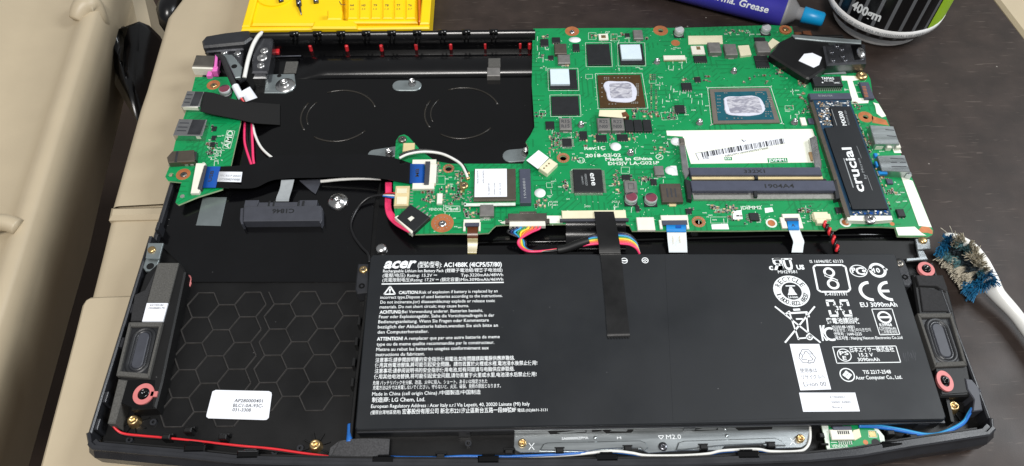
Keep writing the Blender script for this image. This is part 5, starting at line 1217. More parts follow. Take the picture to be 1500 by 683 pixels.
for sx in (-1, 1):
    for sy in (-1, 1):
        b.box(x+sx*w*.3, y+sy*d*.44, w*.36, 1.15, z, z-.03); b.box(x+sx*w*.44, y+sy*d*.27, 1.15, d*.3, z, z-.03); b.line((x+sx*w*.03, y+sy*d*.03), (x+sx*w*.2, y+sy*d*.22), .75, z); b.box(x+sx*w*.13, y+sy*d*.25, .8, d*.3, z, z-.03)
b.text('廢電池請回收', (1211.4, 473.8), (1260, 473.2), 6.4, z, bold=.016); b.build('recycling_mark', bt)
b = MB('white_print'); b.text('K', (1204, 497.8), (1213, 497.4), 0, z, top=(1200.5, 478.5), bold=.06); x, y = U(1217, 489.5, z); pts = [(x+3.4*math.cos(math.radians(a)), y+3.6*math.sin(math.radians(a))) for a in range(60, 301, 15)]+[(x+2.3*math.cos(math.radians(a)), y+2.5*math.sin(math.radians(a))) for a in range(300, 59, -15)]; b.poly(pts, z, z-.03)
b.text('YU10148-14001', (1219, 481.2), (1252, 480.8), 3.8, z, bold=.014); b.text('제품명칭 : 리튬2차이온전지', (1221, 486.2), (1276, 485.4), 3.9, z); b.text('연락처 : 1644-2225', (1222.4, 491.8), (1263, 491.2), 3.9, z, bold=.012); b.text('제조자명 : Nanjing Nexcon Electronics Co.,Ltd', (1224, 497.8), (1322.4, 496.4), 4, z, bold=.014); b.build('korean_mark', bt)
b = MB('white_print'); outline(b, [(1277, 453), (1306.6, 452.6), (1318, 490), (1289, 490.6)], .4, z); circ(1295.7, 465, 10.2, .9); b.pline([(1288, 465), (1303, 464.8)], 1.0, z)
b.text('R39968', (1289, 478.3), (1307, 478), 4, z, bold=.02); b.text('15.2V/3090mAh', (1287, 483.4), (1313, 483), 3.8, z, bold=.01); b.text('二次鋰電池組', (1291, 488.6), (1315, 488.2), 3.8, z); b.build('approval_box', bt)
b = MB('white_print'); b.pline([(1135, 449), (1202, 502)], .8, z); b.pline([(1193.5, 449), (1150, 502)], .8, z)
b.pline([(1154, 459), (1183, 457.5)], 1.0, z); b.pline([(1150, 461), (1157, 456)], .9, z); b.pline([(1162, 454), (1172, 453.4)], 1.1, z); b.pline([(1157, 460), (1170, 498)], .7, z); b.pline([(1181, 459), (1184, 488)], .7, z); b.pline([(1169, 496), (1182, 495)], .7, z); b.pline([(1183, 463), (1186, 463)], 1.3, z); b.pline([(1166, 467.5), (1176, 467.3)], .8, z); circ(1185.7, 494, 5, .6); circ(1185.7, 494, 1.8, 0, 12, True); b.build('waste_bin_mark', bt)
lb = MB('white_label'); lb.ppoly([(1156.7, 504), (1200, 504), (1217.5, 570.5), (1172.4, 572)], z+.06, z-.1); lb = lb.build('recycling_label', bt)
t = MB('dark_print'); zl = z+.09
cx, cy = U(1182, 522.5, zl)
for k in range(3):
    a = math.radians(90+120*k); ux = Vector((math.cos(a), math.sin(a))); vx = Vector((-ux.y, ux.x)); c0 = Vector((cx, cy))+ux*2.6
    Q = [c0+vx*2.6-ux*.9, c0+vx*1.4+ux*1.0, c0-vx*1.4+ux*1.0, c0-vx*2.4-ux*.6]
    for i in range(3): t.line(Q[i], Q[i+1], .28, zl)
    Q = [c0+vx*1.3-ux*1.7, c0+vx*.2+ux*.1, c0-vx*.5+ux*.1, c0-vx*1.4-ux*1.4, c0-vx*2.9-ux*1.2, c0-vx*2.4-ux*.1]
    for i in range(5): t.line(Q[i], Q[i+1], .28, zl)
t.text('使用後は', (1172.5, 545.6), (1197.5, 545.2), 4.8, zl); t.text('リサイクルへ', (1175, 555.4), (1209, 554.8), 5, zl); t.text('Li-ion 00', (1178, 566.2), (1211, 565.4), 6.2, zl, bold=.0); t.build('label_print', lb)
lb = MB('white_label'); lb.ppoly([(1170.5, 575.3), (1252.7, 575.3), (1259.6, 602.7), (1176.5, 603.3)], z+.06, z-.1); lb = lb.build('serial_label', bt)
t = MB('dark_print'); t.text('KT00400011', (1216.5, 583.6), (1240, 583.4), 3.2, zl); t.text('94000CAEB0D', (1218.5, 591), (1247, 590.7), 3.2, zl); t.text('Battery', (1220, 598.2), (1234, 598), 3.2, zl); t.build('label_print', lb)
b = MB('white_print'); outline(b, [(1219.6, 508.4), (1312.3, 507), (1319.3, 530.8), (1226, 532.2)], .4, z); circ(1236.8, 520.3, 10.4, .4); b.text('PS', (1230.5, 520.2), (1243.5, 520), 5.2, z, bold=.02); b.text('E', (1235, 527), (1240.5, 527), 5, z, bold=.02); b.text('日本エイサー株式会社', (1246, 515.6), (1310.4, 514.6), 5.4, z, bold=.016); b.text('15.2 V', (1259, 522.4), (1279.6, 522.2), 4.8, z, bold=.014); b.text('3090mAh', (1257, 529.3), (1289, 529), 4.8, z, bold=.014); b.build('japanese_mark', bt)
b = MB('white_print'); circ(1241, 549.3, 11, .5); x, y = U(1241, 549.3, z)
for dx, dy in ((0, 1), (0, -1), (1, 0), (-1, 0)):
    c0 = Vector((x+dx*1.15, y+dy*1.15)); b.poly([tuple(c0+Vector(v)*1.05) for v in ((1, 0), (0, 1), (-1, 0), (0, -1))], z, z-.03)
b.text('TIS 2217-2548', (1264.7, 547.8), (1305.6, 547.2), 5, z, bold=.016); b.text('Acer Computer Co., Ltd.', (1253.8, 556), (1322, 555), 5, z, bold=.016); b.build('industry_mark', bt)

# ------------------------------------------------------------------ solid-state drive and wireless card
sd = thing('solid_state_drive', 'narrow black-labelled solid-state drive stick screwed to the motherboard', 'drive', 1250, 230, MBZ)
z0 = MBZ+3.0
b = MB('pcb_edge'); b.ppoly([(1191, 147), (1245, 147), (1306, 316), (1243, 316)], z0-.1, z0-.8); b.m = 'drive_blue'; b.ppoly([(1191, 147), (1245, 147), (1306, 316), (1243, 316)], z0, z0-.1); b.build('drive_board', sd)
b = MB('battery'); b.ppoly([(1216, 156), (1246, 156), (1301, 306), (1249, 306.5), (1208, 187), (1221, 186)], z0+1.3, z0-.05, .1); lb = b.build('drive_label', sd)
zl = z0+1.34; t = MB('white_print'); t.text('crucial', (1267, 281), (1246.5, 216), 0, zl, top=(1253, 281.5), bold=.02)
t.text('MX500', (1240.5, 184), (1233.5, 163), 0, zl, top=(1234.5, 184), bold=.02); t.m = 'grey_print'; t.text('by Micron', (1269.5, 262), (1259, 232), 0, zl, top=(1266, 262)); t.text('M.2 SATA SSD', (1245, 183), (1239, 162), 0, zl, top=(1242.5, 183))
t.pline([(1278, 279), (1270, 257)], .15, zl); t.pline([(1262, 232), (1255, 214)], .15, zl); t.pline([(1250, 275), (1236, 232)], .5, zl); t.pline([(1218, 160), (1226, 184)], .25, zl); t.build('label_print', lb)
b = MB('solder'); rn = random.Random(14)
for u in range(60):
    for side in (0, 1):
        v = u/60; X = (1214+38*v if side == 0 else 1252+52*v); Y = (190+118*v if side == 0 else 168+140*v)
        if rn.random() < .25: continue
        xw, yw = U(X-3.2 if side == 0 else X+2, Y, z0+.4); b.m = rn.choice(('solder', 'tan_part', 'chip', 'solder')); b.box(xw, yw, .7, .8, z0+.5, z0, .05)
for _ in range(90):
    X, Y = rn.uniform(0, 1), rn.uniform(0, 1); px = 1194+20*X+10*Y; py = 149+35*Y; xw, yw = U(px, py, z0+.4); b.m = rn.choice(('solder', 'tan_part', 'solder', 'white_print')); b.box(xw, yw, rn.choice((.7, 1.2)), .7, z0+.5, z0, .05)
for _ in range(50):
    px = 1216+rn.random()*28; py = rn.uniform(148, 155); xw, yw = U(px, py, z0+.4); b.m = rn.choice(('solder', 'white_print', 'slot')); b.box(xw, yw, 1.0, .6, z0+.4, z0, .05)
for _ in range(34):
    px = 1250+rn.random()*50; py = rn.uniform(309, 315); xw, yw = U(px, py, z0+.4); b.m = rn.choice(('solder', 'blue_tape', 'white_print')); b.box(xw, yw, 1.0, .7, z0+.4, z0, .05)
b.build('small_components', sd, kind='stuff')
b = MB('shield'); b.ppoly([(1186, 150), (1191, 149), (1246, 318), (1239, 318)], z0+.2, MBZ, .1); b.build('side_rail', sd)
b = MB('white_sheet'); b.ppoly([(1240, 316), (1306, 315.5), (1308, 322), (1280, 324), (1242, 323)], z0-.1, MBZ, .1); b.build('end_support', sd)
screw(1275.5, 319.5, 3.0, z0+1.2, 'silver', sd, z0-.2)

wf = thing('wireless_card', 'small shielded wireless card with white label beside the black slot', 'wireless card', 720, 275, MBZ)
z0 = MBZ+2.2
b = MB('pcb'); b.ppoly([(682, 247), (762, 246), (762, 299), (680, 300)], z0, z0-.8); b.build('card_board', wf)
b = MB('silk'); b.pline([(681, 297), (681, 300.5)], 1.2, z0+.05); b.ppoly([(680, 298), (755, 297), (755, 301), (680, 302)], z0+.05, z0-.5); b.build('board_edge_print', wf)
b = MB('shield'); b.pbox(694, 247, 755.5, 293, z0+1.8, z0, .3); s_ = b.build('metal_shield', wf)
b = MB('white_label'); b.pbox(695.5, 247.5, 742.5, 288.5, z0+1.9, z0+1.7); lb = b.build('card_label', s_)
t = MB('dark_print'); zl = z0+1.93
for k, sx in enumerate(('MODEL 8265NGW', 'WFM 9CB6D0', 'TA H86897-001', '1000M 2230', 'CNC ID 12-35')):
    X = 699+k*8.2
    if k in (0, 1): t.text(sx, (X+2, 269), (X+1.6, 250), 0, zl, top=(X, 269))
    else: t.text(sx, (X+2, 286), (X+1.6, 268), 0, zl, top=(X, 286))
t.build('label_print', wf)
screw(679.5, 270.5, 2.4, z0+1.2, 'gold', wf, MBZ)
for py in (253, 260):
    x, y = U(685, py, z0+1.2); b = MB('gold'); b.lathe(x, y, [(1.3, z0), (1.3, z0+1), (1.0, z0+1.4), (0, z0+1.4)], 14); b.build('antenna_plug', wf)
b = MB('solder'); rn = random.Random(3)
for _ in range(16): xw, yw = U(rn.uniform(683, 692), rn.uniform(280, 296), z0+.2); b.box(xw, yw, .9, .6, z0+.3, z0, .05)
b.build('small_components', wf, kind='stuff')

# ------------------------------------------------------------------ speakers
def racetrack(p0, p1, w, n=8):
    A, B = Vector(p0), Vector(p1); t = (B-A).normalized(); m = Vector((-t.y, t.x)); pts = []
    for k in range(n+1): a = math.pi/2-math.pi*k/n; pts.append(tuple(B+t*(w*math.cos(a))+m*(w*math.sin(a))))
    for k in range(n+1): a = -math.pi/2-math.pi*k/n; pts.append(tuple(A+t*(w*math.cos(a))+m*(w*math.sin(a))))
    return pts
def speaker_driver(sp, q, ztop):
    """gasket frame on photo quad q (tl, tr, br, bl) with a racetrack cone"""
    Q = [Vector(U(x, y, ztop)) for x, y in q]; c = sum(Q, Vector((0, 0)))/4
    b = MB('felt'); inn = [c+(p-c)*.84 for p in Q]
    n = 4
    for i in range(4):
        j = (i+1) % 4; b.poly([tuple(Q[i]), tuple(Q[j]), tuple(inn[j]), tuple(inn[i])], ztop, ztop-4, .25)
    b.build('gasket_frame', sp)
    b = MB('rubber'); b.poly([tuple(p) for p in inn], ztop-1.6, ztop-6); d = b.build('driver_plate', sp)
    T, B = (Q[0]+Q[1])/2, (Q[2]+Q[3])/2; L_ = (T-B); w = (Q[1]-Q[0]).length; t = L_.normalized()
    P0, P1 = c-t*(L_.length/2-w*.46), c+t*(L_.length/2-w*.46)
    def ringband(wo, wi, z1, z2, m, name):
        b = MB(m); b.sm = True; A, B_ = racetrack(P0, P1, wo, 10), racetrack(P0, P1, wi, 10); mid = racetrack(P0, P1, (wo+wi)/2, 10); k = len(A)
        b.v += [(*p, z1) for p in A]+[(*p, z2) for p in mid]+[(*p, z1) for p in B_]
        for rr in range(2):
            for i in range(k): j = (i+1) % k; b.face((rr*k+j, rr*k+i, (rr+1)*k+i, (rr+1)*k+j))
        b.build(name, d)
    ringband(w*.36, w*.24, ztop-1.5, ztop-.5, 'rubber', 'surround')
    ringband(w*.24, w*.17, ztop-1.5, ztop-.9, 'rim_plastic', 'surround')
    b = MB('chip_grey'); b.poly(racetrack(P0, P1, w*.165, 10), ztop-1.0, ztop-2, .4); b.build('cone', d)
def grommet(sp, px, py, rx, ry, z, rot=0, tab=None):
    x, y = U(px, py, z); b = MB('pink'); b.ring(x, y, rx*.56, rx, z, z-1.6, 28, 1, ry/rx)
    if tab: X, Y = U(*tab, z); b.box(X, Y, 3, 2.6, z, z-1.2, .2)
    g = b.build('rubber_grommet', sp); b = MB('black_gloss'); b.lathe(x+.3, y+.4, [(rx*.55, z-1.6), (rx*.5, z+.3), (rx*.3, z+.5), (rx*.25, z-.6), (0, z-.6)], 20); b.build('grommet_pin', g)
S1 = thing('speaker', 'black speaker with white paper label and grey felt pad', 'speaker', 210, 500, FL, 'laptop speakers')
b = MB('black'); b.ppoly([(231, 385), (264, 385), (272, 398), (238, 560), (228, 598), (192, 600), (173, 553), (189, 472), (212, 402)], 12.2, FL-.2, .8); b.build('speaker_box', S1)
b = MB('felt_dark'); b.ppoly([(212, 425), (232, 388), (228, 400), (207, 470), (191, 470), (197, 432)], 12.8, 12, .3); b.build('side_foam', S1)
b = MB('felt'); b.ppoly([(231, 385), (261.5, 385), (246.5, 443), (215, 443)], 13.4, 12, .3); b.build('felt_pad', S1)
b = MB('white_label'); b.ppoly([(215, 444), (246, 444), (238.6, 471), (208, 471)], 13.1, 12.1, .05); o = b.build('paper_label', S1)
t = MB('dark_print'); t.text('AV17021B0', (219, 448.6), (239, 448.6), 2.8, 13.14); t.text('23040B880179L', (217, 452.8), (241.5, 452.8), 2.6, 13.14); t.build('label_lettering', o)
speaker_driver(S1, [(189, 472), (238, 472), (218, 554), (170, 550)], 14)
b = MB('black_gloss'); b.ppoly([(184, 557), (227, 557), (223, 598), (196, 598), (176, 590)], 12.4, 12, .1); b.build('rear_plate', S1)
b = MB('felt'); b.ppoly([(173, 555), (186, 557), (168, 621), (157, 620)], 13, FL, .5); b.build('edge_foam', S1)
grommet(S1, 210, 577, 4.6, 5.0, 13.2, tab=(225, 577))
x, y = U(273, 412, FL+2); b = MB('pink'); b.lathe(x, y, [(4, FL-.2), (3.8, FL+1.2), (0, FL+1.4)], 18, sx=.5, sy=1.1); b.build('rubber_grommet', S1)
S2 = thing('speaker', 'black speaker beside the worn toothbrush', 'speaker', 1380, 480, FL, 'laptop speakers')
b = MB('black'); b.ppoly([(1336, 402), (1382, 402), (1391, 430), (1418, 535), (1427, 580), (1376, 582), (1370, 538), (1345, 458)], 11.6, FL-.2, .8); b.build('speaker_box', S2)
b = MB('felt_dark'); b.ppoly([(1342, 403), (1381, 403), (1388, 422), (1386, 428), (1372, 419), (1346, 418)], 13, 11.4, .3); b.build('felt_pad', S2)
b = MB('felt_dark'); b.ppoly([(1347, 420), (1384, 427), (1395, 456), (1352, 456)], 12.4, 11.4, .3); b.build('side_foam', S2)
speaker_driver(S2, [(1343.7, 459), (1394, 458.6), (1417, 535), (1370, 537.5)], 13.4)
b = MB('black'); b.ppoly([(1371, 540), (1412, 539), (1420, 575), (1380, 578)], 12, 11.5, .1); b.build('rear_plate', S2)
grommet(S2, 1357, 394, 4.0, 4.1, 13); grommet(S2, 1384.5, 558, 3.5, 5.0, 13)
b = MB('zinc'); b.m = 'chip_grey'; b.ppoly([(1414, 554), (1424, 556), (1438, 572), (1436, 580), (1440, 601), (1425, 603), (1427, 585), (1417, 570)], 12.6, FL, .4); b.build('side_bracket', S2)

# ------------------------------------------------------------------ drive connector, stickers
sa = thing('drive_connector', 'dark grey drive connector on a flex tail by the round standoff', 'connector', 411, 310, FL)
b = MB('slot'); b.m = 'chip_grey'; b.ppoly([(357, 302), (470, 301), (470, 323), (356, 324)], 10.5, FL+.9, .4); k = b.build('connector_body', sa)
b = MB('chip_grey'); b.pbox(358, 293, 378, 302.5, 9.4, FL+.9, .3); b.pbox(378, 296, 438, 302, 9.8, FL+.9, .3); b.pbox(438, 293, 464, 302, 9.4, FL+.9, .3); b.build('connector_back', sa)
b = MB('grey_print'); P0, P1 = U(356, 325, 8), U(470, 324, 8); b.line(P0, P1, 1.4, 7.6, 2.4); b.build('front_lip', sa)
for q in ([(352, 305), (357, 304), (356, 328), (353, 328), (351, 322)], [(469, 303), (472, 304), (472, 322), (469, 327), (467, 325)]):
    b = MB('chip_grey'); b.ppoly(q, 9.8, FL+.9, .3); b.build('guide_wing', sa)
for px in (394, 401, 437, 444):
    b = MB('chip'); b.pbox(px-1.5, 294, px+1.5, 302.5, 10.0, FL+.9, .2); b.build('rear_rib', sa)
t = MB('chip'); t.text('C1846', (431.5, 306), (399, 306.5), 0, 10.54, top=(431, 312), bold=.03); t.build('marking', k)
b = MB('flex_clear'); b.m = 'grey_print'; b.ribbon([((412, 264, 10), (431, 263, 10)), ((410, 276, 8.4), (428, 276, 8.4)), ((405, 289, 8), (424, 289, 8)), ((404, 295, 8.6), (423, 295, 8.6))], .2, 4); b.build('flex_tail', sa)
b = MB('zinc'); b.ppoly([(297, 289), (332, 289), (323, 331), (287, 330)], FL+1.25, FL+.8, .1); solo(b.build('silver_sticker'), 'plain silver foil sticker on the black film below the port board', 'sticker')
b = MB('chip_grey'); b.ppoly([(438, 264), (472, 262), (462, 284), (456, 280)], FL+1.8, FL+1.2, .1); solo(b.build('foil_flap'), 'dark grey triangular flap sticking out under the black ribbon', 'flap')
st = thing('serial_sticker', 'white rounded serial sticker on the hexagon-ribbed panel', 'sticker', 350, 593, FL+.6)
q = [(316, 571.2), (394, 573), (397.5, 575), (398, 578), (393.5, 612), (390, 615), (386, 615.3), (305, 612.8), (302, 610.5), (302.4, 607), (311, 573.5)]
b = MB('white_label'); b.ppoly(q, FL+1.0, FL+.62, .08); b.build('sticker_sheet', st)
t = MB('dark_print'); z = FL+1.04; t.text('AP280000401', (343, 589.2), (384.5, 589.8), 4.6, z, bold=.012); t.text('BLC1-0A-93C-', (341, 596.2), (385, 597), 4.6, z, bold=.012); t.text('031-3308', (340, 602.6), (367, 603.2), 4.6, z, bold=.012); t.build('sticker_print', st)

# ------------------------------------------------------------------ wires
bw = thing('battery_wires', 'bundle of coloured battery wires in a black sleeve', 'wires', 800, 355, FL)
b = MB('white_plastic'); b.pbox(746, 322, 799, 331, MBZ+1.8, MBZ-.6, .3); b.build('plug', bw)
cols = ['black', 'navy', 'lightblue', 'green', 'yellow', 'orange', 'coral', 'pink']
for i, c in enumerate(cols):
    x0 = 752+i*5.6; u = i/7
    b = MB('wire_'+c)
    b.ptube([(x0, 328, MBZ+.6), (x0-1, 335, MBZ+.8), (x0-8-u*6, 341+u*0, MBZ+1.2), (760-u*0+(1-u)*8, 352, MBZ+.5+u), (762+(1-u)*9, 362, MBZ+.2+u*.8), (775+(1-u)*4, 368.5-(1-u)*1.2, MBZ+1.2+u*.6), (800, 368.5-u*1.0, MBZ+2), (822, 366-u*1.6, MBZ+2.2), (846, 360-u*1.6+u*3, MBZ+2.4), (862, 347.5+u*11, MBZ+3), (878, 344+u*13, MBZ+3.4), (893, 342+u*13, MBZ+3.6), (908, 341+u*16, MBZ+3.2), (922, 344+u*14.5, MBZ+3), (932, 355+u*9, MBZ+2), (937, 372, MBZ)], .62, 7, 6)
    b.build('wire', bw)
b = MB('tape_black'); b.ptube([(816, 367, MBZ+2.2), (830, 364, MBZ+2.4), (848, 357.5, MBZ+2.6), (862, 353, MBZ+3)], 2.3, 10, 5); b.build('sleeve', bw)
pw = thing('dc_wires', 'bundle of bright pink wires bending into the black lock connector', 'wires', 575, 310, FL)
for i in range(4):
    b = MB('wire_pink'); b.ptube([(566+i*2.2, 268, 8), (566+i*2.1, 285, 8), (565.5+i*2, 303, 8.2), (569+i*2.2, 317-i*1.2, 8.6), (579+i*3, 328-i*2, 9.6), (592+i*3, 336-i*1.2, MBZ+1), (600+i*1.6, 340-i*2.2, MBZ+1.6)], .72, 8); b.build('wire', pw)
aw = thing('antenna_wires', 'black and white antenna leads arching to the wireless card', 'wires', 640, 230, MBZ)
for c, o_, rr in (('white', 0, .75), ('black', -4, .6)):
    b = MB('wire_'+c); b.ptube([(585, 232+o_, 14.5), (598, 226+o_*.9, 15), (620, 222.5+o_*.8, 15.2), (645, 225+o_*.6, 15), (664, 233+o_*.6, 14.6), (677, 243+o_*.8, 14.2), (685, 253+(7 if c == 'white' else 0), MBZ+3.6)], rr, 8); b.build('wire', aw)
b = MB('wire_white'); b.ptube([(558, 262, 10), (530, 261.5, 9), (500, 263, 8), (480, 265, 7), (470, 266, 6.5)], .9, 8); b.build('wire', aw)
b = MB('wire_black'); b.ptube([(577, 285, MBZ+1), (560, 286, 10), (540, 290, 8), (524, 305, 6), (514, 327, 5.6), (518, 345, 5.6), (530, 362, 5.6), (539, 372, 5.6), (541, 385, 5.4)], .85, 8); o = b.build('sleeved_cable'); solo(o, 'thin black cable looping down from the ivory header to the battery corner', 'cable')
hw = thing('header_wires', 'short navy, white and red wires entering the ivory header', 'wires', 570, 288, 9)
for c, dy in (('blue', 3), ('white', 0), ('red', -4)):
    b = MB('wire_'+c); b.ptube([(582, 287+dy, MBZ+1.6), (571, 286.5+dy*.8, MBZ+1), (561, 286.3+dy*.3, 10.3)], .5, 7); b.build('wire', hw)
uw = thing('port_wires', 'pink, black and white wires coming out under the cloth tape', 'wires', 367, 210, FL)
for c, pts in (('pink', [(359, 178, 6), (358, 195, 6), (359, 212, 6), (366, 235, 6), (372, 250, 5.4)]), ('pink', [(369, 178, 6), (369, 195, 6.4), (370, 215, 6.2), (371, 234, 6), (374, 250, 5.4)]), ('black', [(363, 178, 6), (362, 197, 6), (364, 215, 6), (370, 238, 5.6), (372, 250, 5.2)]), ('black', [(366, 178, 6), (366, 200, 6.4), (368, 238, 5.4)]), ('white', [(370, 182, 6), (374, 199, 6), (384, 218, 6), (403, 234, 6), (420, 240, 6)])):
    b = MB('wire_'+c); b.ptube(pts, .75, 8); b.build('wire', uw)
cw = thing('hinge_cable', 'black sleeved cable with a white tag beside the hinge', 'cable', 345, 120, 9)
b = MB('felt_dark'); b.ptube([(318, 84, 13), (326, 85, 14.5), (333, 102, 15), (341, 120, 15), (346, 130, 14)], 1.7, 9); b.build('sleeve', cw)
b = MB('white_label'); b.ptube([(344.5, 126, 14.6), (349, 135, 13.6), (354, 144, 12.6)], 2.1, 9); b.build('tag_wrap', cw)
b = MB('white_label'); b.ribbon([((353, 134, 14), (360, 149, 13)), ((366, 127, 14), (377, 143, 13))], .25, 1); b.build('tag_flag', cw)
b = MB('wire_red'); b.ptube([(353, 143, 12.8), (358, 150, 11), (363, 158, 8.5)], .8, 8); b.m = 'wire_black'; b.ptube([(355, 142, 12.8), (360, 149, 11), (365, 156, 8.5)], .8, 8); b.build('wire', cw)
b = MB('wire_white'); b.ptube([(358, 114, 12), (360, 104, 13), (364, 86, 14.6), (370, 68, 15.6), (377, 55, 16), (384, 48, 15)], 1.25, 10); o = b.build('antenna_cable'); solo(o, 'thick white antenna cable bending over the hinge', 'cable')
sw = thing('speaker_wire', 'red and black speaker wire pair along the front edge', 'wire', 300, 645, FL)
b = MB('wire_red'); b.ptube([(165, 622, 9), (171, 630, 8), (182, 635.5, 7), (208, 638.5, 6.5), (237, 641, 6.5), (291, 646.5, 6.5), (350, 653, 6.5), (399, 657.5, 6.5), (444, 664, 7), (484, 669, 7.6)], .55, 8); b.build('wire', sw)
b = MB('wire_black'); b.ptube([(166, 624, 8.4), (172, 632.5, 7.4), (183, 637.5, 6.4), (208, 640.8, 5.8), (237, 643, 5.8), (262, 644.5, 6.2), (291, 647.2, 6.4), (350, 655, 5.8), (399, 660, 5.8), (444, 667, 6.2), (484, 671.5, 7)], .55, 8); b.build('wire', sw)
w2 = thing('speaker_wire', 'blue speaker wire with white strand along the silver plate', 'wire', 800, 668, FL)
b = MB('wire_blue'); b.ptube([(566, 669.5, 8), (600, 670.5, 7.4), (642, 670.5, 7), (680, 668.5, 7), (744, 669, 7), (829, 665.5, 7.4), (893, 662.5, 8), (925, 665, 8), (947, 668.6, 7.8), (1000, 668.5, 7.6), (1037, 666, 7.6), (1059, 661.5, 7.8), (1108, 659.5, 7.8), (1129, 662.4, 7.8), (1166, 662.4, 7.6)], .65, 8); b.build('wire', w2)
b = MB('wire_white'); b.ptube([(566, 671.5, 7.6), (600, 672.3, 7), (642, 672, 6.6), (680, 670, 6.6), (744, 670.6, 6.6), (829, 667, 7), (893, 661.2, 8.8), (925, 663.6, 8.8), (947, 667.4, 8.6), (1000, 667.4, 8.6), (1037, 664.8, 8.6), (1059, 660.2, 8.8), (1108, 658.2, 8.8), (1129, 661.4, 8.6), (1168, 661.2, 8.2), (1181, 656, 8), (1186.5, 643, 7.6), (1186, 622, 6.4)], .65, 8); b.build('wire', w2)
b = MB('wire_blue'); b.ptube([(513, 622, 7.4), (512.5, 634, 7.8), (511, 648, 8.4)], 1.3, 9); b.build('wire', w2)
w3 = thing('speaker_wire', 'blue speaker wire curving past the small green board to the corner', 'wire', 1350, 636, FL)
for c, dz, dy in (('blue', 0, 0), ('lightblue', .3, -2.2)):
    b = MB('wire_'+c); b.ptube([(1258, 625+dy*.5, 9), (1285, 626+dy, 8.6), (1322, 632+dy, 8), (1355, 638.5+dy, 8), (1380, 636+dy, 8.4), (1409, 622+dy, 9), (1419, 608+dy, 10), (1424, 598, 11)], .72, 8); b.build('wire', w3)
tw = thing('coin_cell_wires', 'twisted red and black wire pair from the cream plug', 'wires', 1215, 345, FL)
A, B = W(1206, 325, MBZ+1.6), W(1227, 368, 9)
for ph, c in ((0, 'red'), (math.pi, 'black')):
    b = MB('wire_'+c); pts = []
    for k in range(33):
        t = k/32; p = A.lerp(B, t)+Vector((0, 0, 1.6*math.sin(math.pi*t))); a = ph+t*math.pi*7; pts.append(p+Vector((.85*math.cos(a), .2*math.cos(a), .85*math.sin(a))))
    b.tube(pts, .75, 8, 2); b.build('wire', tw)

# ------------------------------------------------------------------ touchpad plate and small green board at the front
tp = thing('touchpad_plate', 'pressed silver metal plate below the battery with slots and an M2.0 mark', 'bracket', 970, 645, FL)
z = FL+3.2
b = MB('steel'); P = [(754, 612), (1190, 600), (1188, 640), (1183, 651), (1174, 656), (1130, 657), (1120, 652.5), (1085, 654.5), (1060, 655.5), (1056, 660), (1003, 660), (950, 664), (938, 659), (880, 661), (860, 663), (762, 663), (755, 660), (752.5, 654)]
b.ppoly(P, z, FL+.3, .25); pl = b.build('plate', tp)
for q in ([(790, 660), (796, 650), (802, 648), (938, 645), (946, 648), (950, 656), (944, 661), (938, 656), (880, 658), (862, 661)], [(990, 659), (994, 648), (1002, 645.5), (1136, 641), (1146, 646), (1152, 653), (1130, 653), (1120, 650), (1056, 653), (1000, 659)]):
    b = MB('steel'); b.ppoly(q, z+.9, z-.2, .45); b.build('pressed_channel', tp)
for q in ([(801, 630), (860, 627), (859, 634), (806, 636.5)], [(867, 626.5), (882, 626), (881, 632), (867, 633)], [(883, 631), (894, 625.5), (933, 624.5), (925, 634), (888, 635)], [(1005, 626), (1050, 622), (1052, 630), (1014, 632)], [(1075, 626), (1132, 624), (1131, 629), (1082, 631)], [(880, 659.8), (935, 657), (936, 660.5), (882, 663)], [(1060, 654), (1118, 651), (1119, 653), (1062, 656.5)]):
    b = MB('black'); b.ppoly(q, z+.06, z-.3); b.build('slot', tp)
for q in ([(893, 632), (902, 628), (922, 627.5), (917, 632.5)], [(816, 634), (857, 630), (858, 632.5), (822, 635.5)], [(1016, 630), (1032, 627.5), (1050, 627.5), (1049, 629.5)]):
    b = MB('steel'); b.ppoly(q, z+.12, z-.2); b.build('slot_tongue', tp)
for px, py in ((765, 648), (1173, 641.5)):
    x, y = U(px, py, z+1.4); b = MB('gold'); b.lathe(x, y, [(1.9, z-.1), (1.8, z+1.2), (1.5, z+1.5), (.9, z+1.5), (.8, z+.5), (0, z+.5)], 16); b.build('brass_insert', tp)
screw(971.6, 653.5, 2.0, z+1.0, 'dark_metal', tp)
for px, py in ((872, 641), (1065, 638), (1063, 628)):
    x, y = U(px, py, z+.4); b = MB('steel'); b.lathe(x, y, [(.9, z-.05), (.7, z+.35), (0, z+.5)], 12); b.build('pressed_dimple', tp)
t = MB('white_print'); zz = z+.04; t.text('M2.0', (976, 643.5), (998, 643), 6.4, zz); outline(t, [(964, 638.4), (972.6, 638.2), (968.4, 643.6)], .3, zz); t.text('SA000000ZPMA', (823, 644.5), (862, 643.2), 3.6, zz, bold=.01); t.text('M', (904, 643.5), (910, 643.3), 3.6, zz)
for cx_, cy_ in ((778.6, 654), (1161.5, 647)):
    t.pline([(cx_-4, cy_-5), (cx_+4, cy_+5)], .3, zz+.0); t.pline([(cx_+4, cy_-5), (cx_-4, cy_+5)], .3, zz)
t.build('plate_lettering', tp)
lb = thing('indicator_board', 'small green indicator board with white connector at the front edge', 'circuit board', 1250, 645, FL)
z = 8.0
b = MB('pcb_edge'); q = [(1203, 622), (1262, 621), (1286, 628), (1295, 639), (1298, 657), (1212, 660)]; b.ppoly(q, z-.1, z-1); b.m = 'silk'; b.ppoly(q, z, z-.1); b.m = 'pcb'; b.ppoly([(1213, 622), (1262, 621), (1280, 628), (1287, 636), (1291, 654), (1216, 656.5)], z+.03, z-.1); b.build('board', lb)
